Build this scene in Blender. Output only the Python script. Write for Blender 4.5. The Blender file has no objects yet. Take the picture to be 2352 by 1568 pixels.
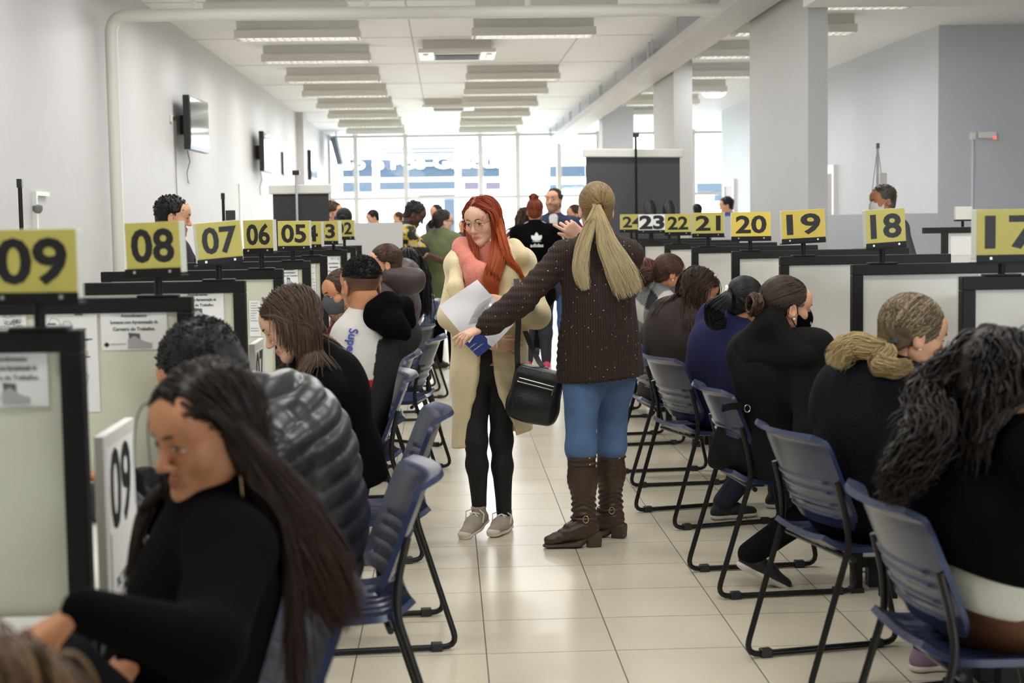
import bpy, math, random
import numpy as np
from mathutils import Vector, Matrix
S = bpy.context.scene
COL = S.collection
RNG = random.Random(7)
# ---------------------------------------------------------------- camera
W, H, FPX = 2352, 1568, 3600.0
VX, VY, ROLL, CAMH = 1025.0, 505.0, 0.0185, 1.48
_yd = Vector((VX - W / 2, H / 2 - VY, -FPX)).normalized()
_up = Vector((-ROLL, 1, 0)); _up = (_up - _yd * _up.dot(_yd)).normalized()
_rt = _yd.cross(_up)
CM = Matrix((_rt, _yd, _up))
cam = bpy.data.cameras.new('camera'); camo = bpy.data.objects.new('camera', cam); COL.objects.link(camo)
camo.matrix_world = Matrix.Translation((0, 0, CAMH)) @ CM.to_4x4()
cam.sensor_width = 36; cam.lens = FPX / W * 36; cam.clip_start = .05; cam.clip_end = 300
cam.dof.use_dof = True; cam.dof.focus_distance = 7.45; cam.dof.aperture_fstop = 4.0
S.camera = camo
S.view_settings.view_transform = 'Standard'; S.view_settings.look = 'None'
S.view_settings.gamma = 1; S.view_settings.exposure = -0.48
S.view_settings.use_curve_mapping = False
def P(x, y, Y):
    d = CM @ Vector((x - W / 2, H / 2 - y, -FPX)); return Vector((0, 0, CAMH)) + d * (Y / d.y)
def G(x, y, z=0.0):
    d = CM @ Vector((x - W / 2, H / 2 - y, -FPX)); return Vector((0, 0, CAMH)) + d * ((z - CAMH) / d.z)
# ---------------------------------------------------------------- daylight
wd = bpy.data.worlds.new('overcast_sky'); S.world = wd; wd.use_nodes = True
bg = wd.node_tree.nodes['Background']; bg.inputs[0].default_value = (.86, .93, 1, 1); bg.inputs[1].default_value = 22.0
LAMP_W = 33.0      # watts of one tube fixture
S.cycles.use_denoising = True; S.cycles.use_adaptive_sampling = True; S.cycles.adaptive_threshold = .025
S.cycles.max_bounces = 7; S.cycles.diffuse_bounces = 4; S.cycles.glossy_bounces = 3
S.cycles.transmission_bounces = 4; S.cycles.transparent_max_bounces = 8
S.cycles.sample_clamp_indirect = 0; S.cycles.caustics_reflective = False; S.cycles.caustics_refractive = False
# ---------------------------------------------------------------- materials
MATS = {}
def mat(name, col=(.8, .8, .8), rough=.5, metal=0, spec=.5, noise=0, nscale=20, bump=0, bscale=60, attr=False,
        trans=0, emit=0, sheen=0, coat=0):
    if name in MATS: return MATS[name]
    m = bpy.data.materials.new(name); m.use_nodes = True; nt = m.node_tree; b = nt.nodes['Principled BSDF']
    b.inputs['Base Color'].default_value = (*col, 1); b.inputs['Roughness'].default_value = rough
    b.inputs['Metallic'].default_value = metal; b.inputs['Specular IOR Level'].default_value = spec
    if trans: b.inputs['Transmission Weight'].default_value = trans
    if sheen: b.inputs['Sheen Weight'].default_value = sheen
    if coat: b.inputs['Coat Weight'].default_value = coat
    if emit: b.inputs['Emission Color'].default_value = (*col, 1); b.inputs['Emission Strength'].default_value = emit
    src = None
    if attr:
        a = nt.nodes.new('ShaderNodeAttribute'); a.attribute_name = 'col'; src = a.outputs['Color']
    if noise or bump:
        tc = nt.nodes.new('ShaderNodeTexCoord')
    if noise:
        n = nt.nodes.new('ShaderNodeTexNoise'); n.inputs['Scale'].default_value = nscale; n.inputs['Detail'].default_value = 4
        nt.links.new(tc.outputs['Object'], n.inputs['Vector'])
        h = nt.nodes.new('ShaderNodeMapRange'); h.inputs[1].default_value = .3; h.inputs[2].default_value = .7
        h.inputs[3].default_value = 1 - noise; h.inputs[4].default_value = 1 + noise
        nt.links.new(n.outputs['Fac'], h.inputs[0])
        mx = nt.nodes.new('ShaderNodeVectorMath'); mx.operation = 'SCALE'
        if src: nt.links.new(src, mx.inputs[0])
        else: mx.inputs[0].default_value = col
        nt.links.new(h.outputs[0], mx.inputs['Scale']); src = mx.outputs[0]
    if src: nt.links.new(src, b.inputs['Base Color'])
    if bump:
        n2 = nt.nodes.new('ShaderNodeTexNoise'); n2.inputs['Scale'].default_value = bscale; n2.inputs['Detail'].default_value = 3
        nt.links.new(tc.outputs['Object'], n2.inputs['Vector'])
        bp = nt.nodes.new('ShaderNodeBump'); bp.inputs['Strength'].default_value = bump; bp.inputs['Distance'].default_value = .01
        nt.links.new(n2.outputs['Fac'], bp.inputs['Height']); nt.links.new(bp.outputs[0], b.inputs['Normal'])
    MATS[name] = m
    return m
def lin(r, g, b):
    f = lambda c: (c / 255 / 12.92) if c / 255 <= .04045 else ((c / 255 + .055) / 1.055) ** 2.4
    return (f(r), f(g), f(b))
# ---------------------------------------------------------------- objects
def tag(o, label=None, cat=None, group=None, kind=None):
    if label: o['label'] = label
    if cat: o['category'] = cat
    if group: o['group'] = group
    if kind: o['kind'] = kind
    return o
def empty(name, loc, rz=0, label=None, cat=None, group=None):
    o = bpy.data.objects.new(name, None); COL.objects.link(o); o.location = loc; o.rotation_euler = (0, 0, rz)
    o.empty_display_size = .1
    return tag(o, label, cat, group)
def link(name, me, m=None, parent=None):
    o = bpy.data.objects.new(name, me); COL.objects.link(o)
    if m:
        for k in (m if isinstance(m, (list, tuple)) else [m]): me.materials.append(k)
    if parent: o.parent = parent
    return o
def dup(root, loc, rz=None, label=None, group=None):
    def rec(o, par):
        c = o.copy(); COL.objects.link(c)
        if par: c.parent = par
        for ch in list(o.children): rec(ch, c)
        return c
    r = rec(root, None); r.location = loc
    if rz is not None: r.rotation_euler = (0, 0, rz)
    if label: r['label'] = label
    if group: r['group'] = group
    return r
class MB:
    def __init__(s): s.v = []; s.f = []; s.mi = []
    def add(s, vs, fs, mi=0):
        n = len(s.v); s.v += [tuple(v) for v in vs]; s.f += [tuple(i + n for i in f) for f in fs]; s.mi += [mi] * len(fs); return s
    def box(s, c, d, R=None, mi=0):
        c = Vector(c); vs = []
        for i in range(8):
            p = Vector(((1 if i & 1 else -1) * d[0] / 2, (1 if i & 2 else -1) * d[1] / 2, (1 if i & 4 else -1) * d[2] / 2))
            vs.append(c + (R @ p if R else p))
        return s.add(vs, [(0, 2, 3, 1), (4, 5, 7, 6), (0, 1, 5, 4), (2, 6, 7, 3), (0, 4, 6, 2), (1, 3, 7, 5)], mi)
    def bx(s, x0, x1, y0, y1, z0, z1, mi=0):
        return s.box(((x0 + x1) / 2, (y0 + y1) / 2, (z0 + z1) / 2), (abs(x1 - x0), abs(y1 - y0), abs(z1 - z0)), None, mi)
    def tube(s, pts, r, n=8, cap=True, mi=0):
        pts = [Vector(p) for p in pts]; rs = r if isinstance(r, (list, tuple)) else [r] * len(pts)
        t0 = (pts[1] - pts[0]).normalized(); u = t0.orthogonal().normalized(); vs = []; fs = []
        for i, p in enumerate(pts):
            t = (pts[min(i + 1, len(pts) - 1)] - pts[max(i - 1, 0)]).normalized()
            u = (u - t * u.dot(t)).normalized(); w = t.cross(u)
            for k in range(n):
                a = 2 * math.pi * k / n; vs.append(p + (u * math.cos(a) + w * math.sin(a)) * rs[i])
        for i in range(len(pts) - 1):
            for k in range(n):
                fs.append((i * n + k, i * n + (k + 1) % n, (i + 1) * n + (k + 1) % n, (i + 1) * n + k))
        if cap: fs += [tuple(range(n - 1, -1, -1)), tuple((len(pts) - 1) * n + k for k in range(n))]
        return s.add(vs, fs, mi)
    def prism(s, poly, y0, y1, M=None, mi=0):
        """poly in xz, extruded along y"""
        n = len(poly); vs = [Vector((p[0], y0, p[1])) for p in poly] + [Vector((p[0], y1, p[1])) for p in poly]
        if M: vs = [M @ v for v in vs]
        return s.add(vs, [tuple(range(n)), tuple(range(2 * n - 1, n - 1, -1))] + [(i, i + n, (i + 1) % n + n, (i + 1) % n) for i in range(n)], mi)
    def lathe(s, prof, c, n=16, mi=0):
        vs = []; fs = []
        for r, z in prof:
            for k in range(n):
                a = 2 * math.pi * k / n; vs.append((c[0] + r * math.cos(a), c[1] + r * math.sin(a), c[2] + z))
        for i in range(len(prof) - 1):
            for k in range(n): fs.append((i * n + k, i * n + (k + 1) % n, (i + 1) * n + (k + 1) % n, (i + 1) * n + k))
        fs += [tuple(range(n - 1, -1, -1)), tuple((len(prof) - 1) * n + k for k in range(n))]
        return s.add(vs, fs, mi)
    def grid(s, fn, nu, nv, thick=0, mi=0):
        """fn(u,v)->point; closed slab if thick (second sheet offset along -normal by fn normal estimate)"""
        pts = [[Vector(fn(i / nu, j / nv)) for j in range(nv + 1)] for i in range(nu + 1)]
        vs = [p for r in pts for p in r]; fs = []; m = nv + 1
        for i in range(nu):
            for j in range(nv): fs.append((i * m + j, (i + 1) * m + j, (i + 1) * m + j + 1, i * m + j + 1))
        if thick:
            back = []
            for i in range(nu + 1):
                for j in range(m):
                    du = pts[min(i + 1, nu)][j] - pts[max(i - 1, 0)][j]; dv = pts[i][min(j + 1, nv)] - pts[i][max(j - 1, 0)]
                    nrm = du.cross(dv); nrm = nrm.normalized() if nrm.length > 1e-9 else Vector((0, 0, 1))
                    back.append(pts[i][j] - nrm * thick)
            n = len(vs); vs = vs + back
            fs += [tuple(x + n for x in reversed(f)) for f in list(fs)]
            rim = [i * m for i in range(nu + 1)] + [nu * m + j for j in range(1, m)] + [i * m + nv for i in range(nu - 1, -1, -1)] + [j for j in range(nv - 1, 0, -1)]
            for a, b in zip(rim, rim[1:] + rim[:1]): fs.append((b, a, a + n, b + n))
        return s.add(vs, fs, mi)
    def build(s, name, m=None, parent=None, smooth=False, bevel=0, seg=2):
        me = bpy.data.meshes.new(name); me.from_pydata(s.v, [], s.f); me.update()
        if any(s.mi): me.polygons.foreach_set('material_index', s.mi)
        o = link(name, me, m, parent)
        if smooth:
            me.polygons.foreach_set('use_smooth', [True] * len(me.polygons)); me.set_sharp_from_angle(angle=math.radians(40))
        if bevel:
            b = o.modifiers.new('bevel', 'BEVEL'); b.width = bevel; b.segments = seg; b.limit_method = 'ANGLE'
        return o
def fillet(pts, r, n=5):
    pts = [Vector(p) for p in pts]; out = [pts[0]]
    for i in range(1, len(pts) - 1):
        a = (pts[i - 1] - pts[i]); b = (pts[i + 1] - pts[i]); rr = min(r, a.length * .49, b.length * .49)
        A = pts[i] + a.normalized() * rr; B = pts[i] + b.normalized() * rr
        for k in range(n + 1):
            t = k / n; out.append(A * (1 - t) ** 2 + pts[i] * 2 * t * (1 - t) + B * t * t)
    out.append(pts[-1]); return out
def text_mesh(txt, h=.1, sx=1.0, bold=0.0, depth=.001, align='CENTER', cap=.73):
    c = bpy.data.curves.new('t', 'FONT'); c.body = txt; c.size = 1; c.offset = bold; c.extrude = depth / h * cap
    c.align_x = align; c.align_y = 'BOTTOM_BASELINE' if False else 'CENTER'; c.resolution_u = 3
    o = bpy.data.objects.new('t', c); COL.objects.link(o)
    bpy.context.view_layer.update()
    me = bpy.data.meshes.new_from_object(o.evaluated_get(bpy.context.evaluated_depsgraph_get()))
    bpy.data.objects.remove(o); bpy.data.curves.remove(c)
    k = h / cap; n = len(me.vertices); co = np.empty(n * 3, np.float32); me.vertices.foreach_get('co', co); co = co.reshape(-1, 3)
    if n:
        if align == 'CENTER': co[:, 0] -= (co[:, 0].max() + co[:, 0].min()) / 2
        if '\n' not in txt: co[:, 1] -= (co[:, 1].max() + co[:, 1].min()) / 2
    co *= (k * sx, k, k); me.vertices.foreach_set('co', co.ravel()); me.update()
    return me
def text_on(name, txt, M, h, m, parent, **kw):
    """M: 4x4 (parent space) whose x/y axes span the face the text lies on"""
    me = text_mesh(txt, h, **kw); me.transform(M); return link(name, me, m, parent)
def frame_M(o, x, z):
    """face frame: text x axis, text up axis"""
    x = Vector(x).normalized(); z = Vector(z).normalized(); n = x.cross(z)
    return Matrix(((x.x, z.x, n.x, o[0]), (x.y, z.y, n.y, o[1]), (x.z, z.z, n.z, o[2]), (0, 0, 0, 1)))
# ================================================================ the room
HC = 3.55; XL = -2.8; XR = 5.5; YF = 38.0; YB = -7.0; XE = 11.5; YS = 17.4
m_wall = mat('wall_paint', lin(208, 206, 206), .6, noise=.015, nscale=3)
m_wallcool = mat('wall_paint_cool', lin(206, 210, 217), .6, noise=.015, nscale=3)
m_pier = mat('pier_paint', lin(192, 192, 192), .6, noise=.015, nscale=3); m_ceil = mat('ceiling_paint', lin(246, 248, 255), .7, noise=.01, nscale=2)
m_white = mat('white_enamel', lin(236, 235, 230), .35)
m_wmetal = mat('white_metal', lin(225, 224, 215), .4)
m_black = mat('black_powder_coat', (.007, .007, .007), .5, spec=.3)
m_grey = mat('grey_plastic', (.2, .2, .21), .5)
m_dark = mat('dark_plastic', (.02, .02, .022), .35)
m_alu = mat('aluminium', (.6, .61, .62), .35, .8)
def struct(o): o['kind'] = 'structure'; return o
# floor with tile joints
def floor_mat():
    m = bpy.data.materials.new('beige_porcelain_tile'); m.use_nodes = True; nt = m.node_tree; b = nt.nodes['Principled BSDF']
    tc = nt.nodes.new('ShaderNodeTexCoord'); mp = nt.nodes.new('ShaderNodeMapping'); T = .4435
    mp.inputs['Location'].default_value = (-.11 + T * 40, -5.26 % T + T * 40, 0)
    br = nt.nodes.new('ShaderNodeTexBrick'); br.offset = 0; br.squash = 1
    br.inputs['Scale'].default_value = 1; br.inputs['Brick Width'].default_value = T; br.inputs['Row Height'].default_value = T
    br.inputs['Mortar Size'].default_value = .0024; br.inputs['Mortar Smooth'].default_value = .2
    c = lin(224, 216, 194); d = lin(217, 209, 187)
    br.inputs['Color1'].default_value = (*c, 1); br.inputs['Color2'].default_value = (*d, 1); br.inputs['Mortar'].default_value = (.13, .12, .1, 1)
    n = nt.nodes.new('ShaderNodeTexNoise'); n.inputs['Scale'].default_value = 2.5; n.inputs['Detail'].default_value = 6
    mx = nt.nodes.new('ShaderNodeMix'); mx.data_type = 'RGBA'; mx.blend_type = 'MULTIPLY'; mx.inputs[0].default_value = .12
    cr = nt.nodes.new('ShaderNodeValToRGB'); cr.color_ramp.elements[0].position = .35; cr.color_ramp.elements[1].position = .65
    cr.color_ramp.elements[0].color = (.6, .57, .5, 1)
    l = nt.links.new
    l(tc.outputs['Object'], mp.inputs[0]); l(mp.outputs[0], br.inputs[0]); l(tc.outputs['Object'], n.inputs['Vector'])
    l(n.outputs['Fac'], cr.inputs[0]); l(br.outputs['Color'], mx.inputs[6]); l(cr.outputs[0], mx.inputs[7]); l(mx.outputs[2], b.inputs['Base Color'])
    r = nt.nodes.new('ShaderNodeMapRange'); r.inputs[3].default_value = .22; r.inputs[4].default_value = .6
    l(br.outputs['Fac'], r.inputs[0]); l(r.outputs[0], b.inputs['Roughness']); b.inputs['Specular IOR Level'].default_value = .45
    bp = nt.nodes.new('ShaderNodeBump'); bp.inputs['Distance'].default_value = .002; bp.inputs['Strength'].default_value = .6; bp.invert = True
    l(br.outputs['Fac'], bp.inputs['Height']); l(bp.outputs[0], b.inputs['Normal'])
    return m
struct(MB().bx(XL - .2, XE + .2, YB - .2, YF + .1, -.1, 0).build('floor', floor_mat()))
struct(MB().bx(XL - .2, XE + .2, YB - .2, YF + .1, HC, HC + .15).build('ceiling', m_ceil))
struct(MB().bx(XL - .2, XL, YB - .2, YF + .1, 0, HC).build('wall_left', m_wall))
w = MB(); w.bx(XR, XR + .18, YS, 31, 0, HC); w.bx(XR + .18, XE, YS, YS + .18, 0, HC)
w.bx(XE, XE + .2, YB, YS + .2, 0, HC); w.bx(XR, 8, 31, 31.18, 0, HC); w.bx(8, 8.2, 31, YF, 0, HC)
struct(w.build('wall_right', m_wallcool))
# wall behind the camera with a wide window
w = MB(); w.bx(XL, XE, YB - .2, YB, 0, .9); w.bx(XL, XE, YB - .2, YB, 3.1, HC); w.bx(XL, 6.2, YB - .2, YB, .9, 3.1); w.bx(10.2, XE, YB - .2, YB, .9, 3.1)
for x in (8.2,): w.bx(x - .1, x + .1, YB - .2, YB, .9, 3.1)
struct(w.build('wall_front', m_wall))
# baseboard
struct(MB().bx(XL, XL + .015, YB, YF, 0, .08).build('baseboard_left', m_white))
# far glazed end wall
w = MB(); zs = [0, .95, 2.05, 2.42, 2.62, HC]
xs = [-2.8, -2.15, -.95, .85, 1.75, 2.75, 3.7, 5.1, 6.0, 7.1, 8]
for x in xs: w.bx(x - .06, x + .06, YF - .06, YF + .06, 0, HC)
for z in (0.04, 1.05, 2.02, 3.5): w.bx(XL, 8, YF - .05, YF + .05, z - .04, z + .04)
struct(w.build('window_1', m_white))
def glass():
    m = bpy.data.materials.new('clear_glass'); m.use_nodes = True; nt = m.node_tree; nt.nodes.clear()
    o = nt.nodes.new('ShaderNodeOutputMaterial'); t = nt.nodes.new('ShaderNodeBsdfTransparent'); g = nt.nodes.new('ShaderNodeBsdfGlossy')
    g.inputs['Roughness'].default_value = .03; t.inputs[0].default_value = (.95, .97, .97, 1)
    f = nt.nodes.new('ShaderNodeFresnel'); f.inputs[0].default_value = 1.45; x = nt.nodes.new('ShaderNodeMixShader')
    nt.links.new(f.outputs[0], x.inputs[0]); nt.links.new(t.outputs[0], x.inputs[1]); nt.links.new(g.outputs[0], x.inputs[2]); nt.links.new(x.outputs[0], o.inputs[0])
    return m
m_glass = glass()
struct(MB().bx(XL, 8, YF + .005, YF + .013, 0, HC).build('window_2', m_glass))
# dropped soffit (long ceiling box) with hangers, and the piers
struct(MB().bx(2.42, 2.78, -6.8, 37.8, 3.235, 3.345).build('trim_1', m_wall))
w = MB()
for k in range(22):
    y = -5.5 + k * 2.0; w.tube([(2.45, y, 3.345), (2.45, y, HC)], .008, 6)
    if k % 3 == 0: w.bx(2.44, 2.49, y + .3, y + .38, 3.345, HC)
struct(w.build('trim_2', m_alu))
struct(MB().bx(2.83, 2.985, 12.2, 14.55, 0, HC).build('pillar_1', m_pier))
struct(MB().bx(2.83, 3.06, 19.4, 21.3, 0, HC).build('pillar_2', m_pier))
struct(MB().bx(2.83, 3.4, 28.3, 28.9, 0, HC).build('pillar_3', m_wallcool))
struct(MB().bx(XL, XL + .13, 30.0, 30.7, 0, HC).build('pillar_4', m_wall))
# cross beam at the top of the picture and cross soffit in the right bay
struct(MB().bx(2.78, XE, 11.5, 12.15, 3.07, HC).build('trim_4', m_ceil))
# white pipe: along the ceiling, down the left wall
w = MB(); w.tube(fillet([(2.3, 13.1, 3.185), (XL + .09, 13.1, 3.185), (XL + .09, 13.1, .0)], .15, 6), .052, 12)
w.bx(-2.06, -2.02, 13.08, 13.12, 3.23, HC - .002); w.bx(-.64, -.6, 13.08, 13.12, 3.23, HC - .002); w.bx(.68, .72, 13.08, 13.12, 3.23, HC - .002)
o = w.build('drain_pipe', m_wmetal, smooth=True); tag(o, 'white drain pipe running under the ceiling and down the left wall', 'pipe')
# ceiling joints
w = MB()
for x in (-.35, 1.55): w.bx(x - .006, x + .006, 13.5, YF, HC - .004, HC + .002)
for y in range(15, 38, 3): w.bx(XL, 2.42, y - .004, y + .004, HC - .004, HC + .002)
struct(w.build('trim_5', mat('joint_shadow_gap', lin(200, 196, 190), .8)))
# doors of the right wall
m_door = mat('brown_door_wood', lin(104, 62, 34), .45, noise=.15, nscale=8)
for k, (y0, y1, nm) in enumerate(((22.0, 22.9, 'door_1'), (29.7, 30.6, 'door_2'))):
    d = struct(MB().bx(XR - .045, XR - .005, y0, y1, 0, 2.05).build(nm, m_door, bevel=.004))
    f = MB(); f.bx(XR - .06, XR + .0, y0 - .09, y0, 0, 2.05); f.bx(XR - .06, XR, y1, y1 + .09, 0, 2.05); f.bx(XR - .06, XR, y0 - .09, y1 + .09, 2.05, 2.17)
    f.build('door_frame', m_white, d)
    h = MB(); h.tube([(XR - .045, y0 + .1, 1.02), (XR - .1, y0 + .1, 1.02), (XR - .1, y0 + .22, 1.02)], .01); h.build('door_handle', m_alu, d, smooth=True)
# ---------------------------------------------------------------- outside, beyond the glass
struct(MB().bx(-60, 60, YF + .2, 120, -.25, -.05).build('street', mat('pale_paving', lin(214, 212, 206), .8, noise=.05, nscale=1)))
m_fac = mat('white_facade', lin(235, 236, 236), .7); m_blue = mat('blue_glazing', (.037, .048, .063), .6, spec=.05)
m_blue2 = mat('blue_glazing_dark', (.026, .037, .052), .6, spec=.05); m_letter = mat('white_sign_letters', (.95, .95, .95), .5)
b = empty('building', (0, 62, 0), 0, 'white building across the street with blue glazing bands and big letters', 'building')
MB().bx(-40, 45, 0, 6, -.05, 14).build('facade', m_fac, b)
def band(x0, x1, y0, y1, m, nm='window'):
    A = P(x0, y0, 61.95); B = P(x1, y1, 61.95)
    MB().bx(A.x, B.x, -.08, .05, B.z, A.z).build(nm, m, b)
for x0, x1 in ((786, 856), (871, 1046), (1058, 1148), (1262, 1345)):
    band(x0, x1, 366 if x0 < 1200 else 381, 406, m_blue2); band(x0, x1, 340, 343, m_blue); band(x0, x1, 349, 352, m_blue)
    if x0 != 1058: band(x0, x1, 418 if x0 < 1200 else 423, 434 if x0 > 800 else 441, m_blue)
m_mauve = mat('mauve_glazing', (.055, .046, .06), .6, spec=.05); band(1066, 1107, 418, 435, m_mauve, 'shutter'); band(1115, 1150, 418, 435, m_mauve, 'shutter')
band(1019, 1046, 449, 540, m_blue, 'doorway'); band(960, 1046, 447, 450, m_blue2)
band(1600, 1665, 420, 440, m_blue); band(1640, 1660, 440, 462, m_blue)
A = P(1000, 376, 61.9)
text_on('lettering', 'ção e Pós-Graduação', frame_M((A.x, -.14, A.z), (1, 0, 0), (0, 0, 1)), .46, m_letter, b, sx=1.5, bold=.03, depth=.05)
# ---------------------------------------------------------------- ceiling fixtures
m_tube = mat('fluorescent_tube', (1, .96, .88), .3, emit=7)
def make_fixture(loc, label, lit=True):
    t = empty('ceiling_light', loc, 0, label, 'ceiling light', 'louvred tube lights on the ceiling')
    L, D, h = 1.28, .3, .085
    m = MB(); m.bx(-L / 2, L / 2, -D / 2, D / 2, h - .02, h); m.bx(-L / 2, L / 2, -D / 2, -D / 2 + .012, 0, h - .02); m.bx(-L / 2, L / 2, D / 2 - .012, D / 2, 0, h - .02)
    m.bx(-L / 2, -L / 2 + .012, -D / 2 + .012, D / 2 - .012, 0, h - .02); m.bx(L / 2 - .012, L / 2, -D / 2 + .012, D / 2 - .012, 0, h - .02)
    m.bx(-L / 2 + .02, L / 2 - .02, -.11, .11, h, HC - loc[2]); m.build('housing', m_wmetal, t)
    for y in (-.07, .07):
        k = MB(); k.tube([(-.6, y, .04), (.6, y, .04)], .013, 8); k.build('tube', m_tube, t, smooth=True)
    g = MB()
    for k in range(17): g.bx(-.6 + k * .075 - .002, -.6 + k * .075 + .002, -D / 2 + .012, D / 2 - .012, -.004, .024)
    g.bx(-.62, .62, -.003, .003, -.004, .024); g.build('louvre', m_alu, t)
    return t
def add_lamp(t):
    l = bpy.data.lights.get('tube_light')
    if not l:
        l = bpy.data.lights.new('tube_light', 'AREA'); l.shape = 'RECTANGLE'; l.size = 1.2; l.size_y = .26; l.energy = LAMP_W; l.color = (1, .985, .965)
    o = bpy.data.objects.new('lamp', l); COL.objects.link(o); o.parent = t; o.location = (0, 0, -.008)
ROWS = [2.4, 4.8, 7.2, 9.6, 12.0, 14.4, 16.45, 18.8, 21.5, 24.0, 26.6, 29.1, 31.8, 34.4]
ZF = 3.36; fx = None; CNT = {'left': 0, 'middle': 0, 'right': 0}
for k, y in enumerate(ROWS):
    for side, x in (('left', -1.49), ('middle', .94), ('right', 3.66)):
        if side == 'middle' and abs(y - 18.8) < .1: continue
        if side == 'right' and (y < 14 or y > 30): 
            if y > 30 or y > 11: continue
        n = k + 1
        ordn = ['first', 'second', 'third', 'fourth', 'fifth', 'sixth', 'seventh', 'eighth', 'ninth']
        i = CNT[side] if y > 14 else -1; CNT[side] += y > 14
        lab = ('white louvred tube light, %s from the front in the %s row' % (ordn[i], {'left': 'left wall', 'middle': 'middle', 'right': 'right bay'}[side])) if i >= 0 else 'white louvred tube light above the front counters, outside the picture'
        if fx is None: fx = make_fixture((x, y, ZF), lab); t = fx; add_lamp(t)
        else: t = dup(fx, (x, y, ZF), 0, lab)
# cassette air conditioners
def make_ac(px, py, Y, lab):
    c = P(px, py, Y); t = empty('air_conditioner', (c.x, Y, 3.40), 0, lab, 'air conditioner')
    m = MB(); m.bx(-.45, .45, -.45, .45, 0, .05); m.build('cover', m_white, t, bevel=.012)
    m = MB(); m.bx(-.27, .27, -.27, .27, -.012, 0)
    for k in range(9): m.bx(-.25, .25, -.25 + k * .06, -.23 + k * .06, -.018, -.012)
    m.build('grille', m_grey, t)
    for a in range(4):
        R = Matrix.Rotation(a * math.pi / 2, 3, 'Z'); MB().box(R @ Vector((0, .37, -.004)), (.55, .06, .012), R).build('louvre', m_wmetal, t)
    MB().bx(-.4, .4, -.4, .4, .05, HC - 3.40).build('housing', m_wmetal, t)
make_ac(1050, 132, 18.7, 'white ceiling cassette air conditioner nearest, between the tube lights')
make_ac(1030, 250, 27.5, 'white ceiling cassette air conditioner, the far one by the windows')
c = P(1640, 216, 26); t = empty('dome_lamp', (c.x, 26, c.z), 0, 'glowing round dome lamp on the ceiling of the right bay', 'ceiling lamp')
MB().lathe([(.02, -.06), (.12, -.05), (.18, -.02), (.2, .02)], (0, 0, 0), 20).build('diffuser', mat('lit_opal', (1, .98, .95), .4, emit=3), t, smooth=True)
MB().lathe([(.21, .02), (.21, max(.03, HC - c.z))], (0, 0, 0), 20).build('base', m_white, t)
# ---------------------------------------------------------------- televisions on the left wall
def screen_mat():
    m = bpy.data.materials.new('television_screen'); m.use_nodes = True; b = m.node_tree.nodes['Principled BSDF']
    b.inputs['Base Color'].default_value = (.01, .01, .012, 1); b.inputs['Roughness'].default_value = .08; b.inputs['Specular IOR Level'].default_value = .8
    return m
m_screen = screen_mat()
def make_tv(px, Y, zc, w, h, lab):
    t = empty('television', (XL + .001, Y, zc), 0, lab, 'television', 'televisions on the left wall')
    R = Matrix.Rotation(math.radians(-1.5), 3, 'Z')
    MB().bx(0, .1, -.12, .12, -.1, .1).build('bracket', m_dark, t)
    MB().box((.15, 0, 0), (.07, w, h), R).build('bezel', m_dark, t, bevel=.006)
    MB().box((.188, 0, .01), (.004, w - .05, h - .07), R).build('screen', m_screen, t)
    m = MB(); m.tube([(.03, .1, -h / 2 + .02), (.05, .13, -h / 2 - .1), (.02, .09, -h / 2 - .22), (.02, .16, -h / 2 - .33), (.02, .24, -h / 2 - .33)], .006, 6); m.build('cable', m_grey, t, smooth=True)
make_tv(0, 17.0, 2.53, 1.1, .56, 'wall television nearest, with hanging cable')
make_tv(0, 23.6, 2.52, 1.1, .58, 'second wall television, this side of the wall pier')
make_tv(0, 31.6, 2.6, 1.1, .58, 'far wall television beyond the wall pier')
t = MB().bx(XL, XL + .04, 27.1, 27.5, 2.3, 2.68).build('wall_panel', m_dark); tag(t, 'small thin dark board on the left wall between televisions', 'board')
t = empty('wall_socket', P(402, 272, 16.3) , 0, 'white wall socket with a black plug beside the nearest television', 'socket'); t.location.x = XL
MB().bx(0, .02, -.06, .06, -.04, .04).build('plate', m_white, t, bevel=.004); MB().bx(.02, .05, .02, .06, -.02, .02).build('plug', m_dark, t)
w = MB(); w.tube([(.04, .05, 0), (.02, .14, -.15), (.012, .16, -.6), (.012, .2, -1.2)], .005, 6); w.build('cable', m_grey, t, smooth=True)
t = empty('wall_socket', (XL, 21.5, 1.95), 0, 'white wall socket below and before the second television', 'socket')
MB().bx(0, .02, -.05, .05, -.06, .06).build('plate', m_white, t, bevel=.004); MB().bx(0, .015, -.015, .015, -.9, -.06).build('conduit', m_white, t)
t = empty('wall_valve', (XL, P(110, 490, 11).y - .2, P(110, 490, 11).z), 0, 'pale wall conduit with a small grey valve on the left wall', 'valve')
MB().bx(0, .03, -.02, .02, -1.1, .12).build('conduit', m_wmetal, t); MB().bx(0, .03, -.02, .35, .12, .15).build('conduit_top', m_wmetal, t)
MB().lathe([(.02, 0), (.035, .02), (.035, .05), (.01, .06)], (.03, 0, 0), 12).build('valve_knob', m_grey, t, smooth=True)
# leaning grey banner at the far left corner
m = MB(); A = P(772, 321, 36.5); B = P(779, 376, 36.5); m.box(((A.x + B.x) / 2, 36.5, (A.z + B.z) / 2), (.12, 1.1, .62), Matrix.Rotation(math.radians(-14), 3, 'Y'))
m.tube([(A.x, 36.5, A.z), (A.x, 36.5, HC)], .01, 6); tag(m.build('roller_banner', mat('banner_grey', lin(105, 112, 128), .6)), 'tilted slate grey banner hanging by the far left window', 'banner')
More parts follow.
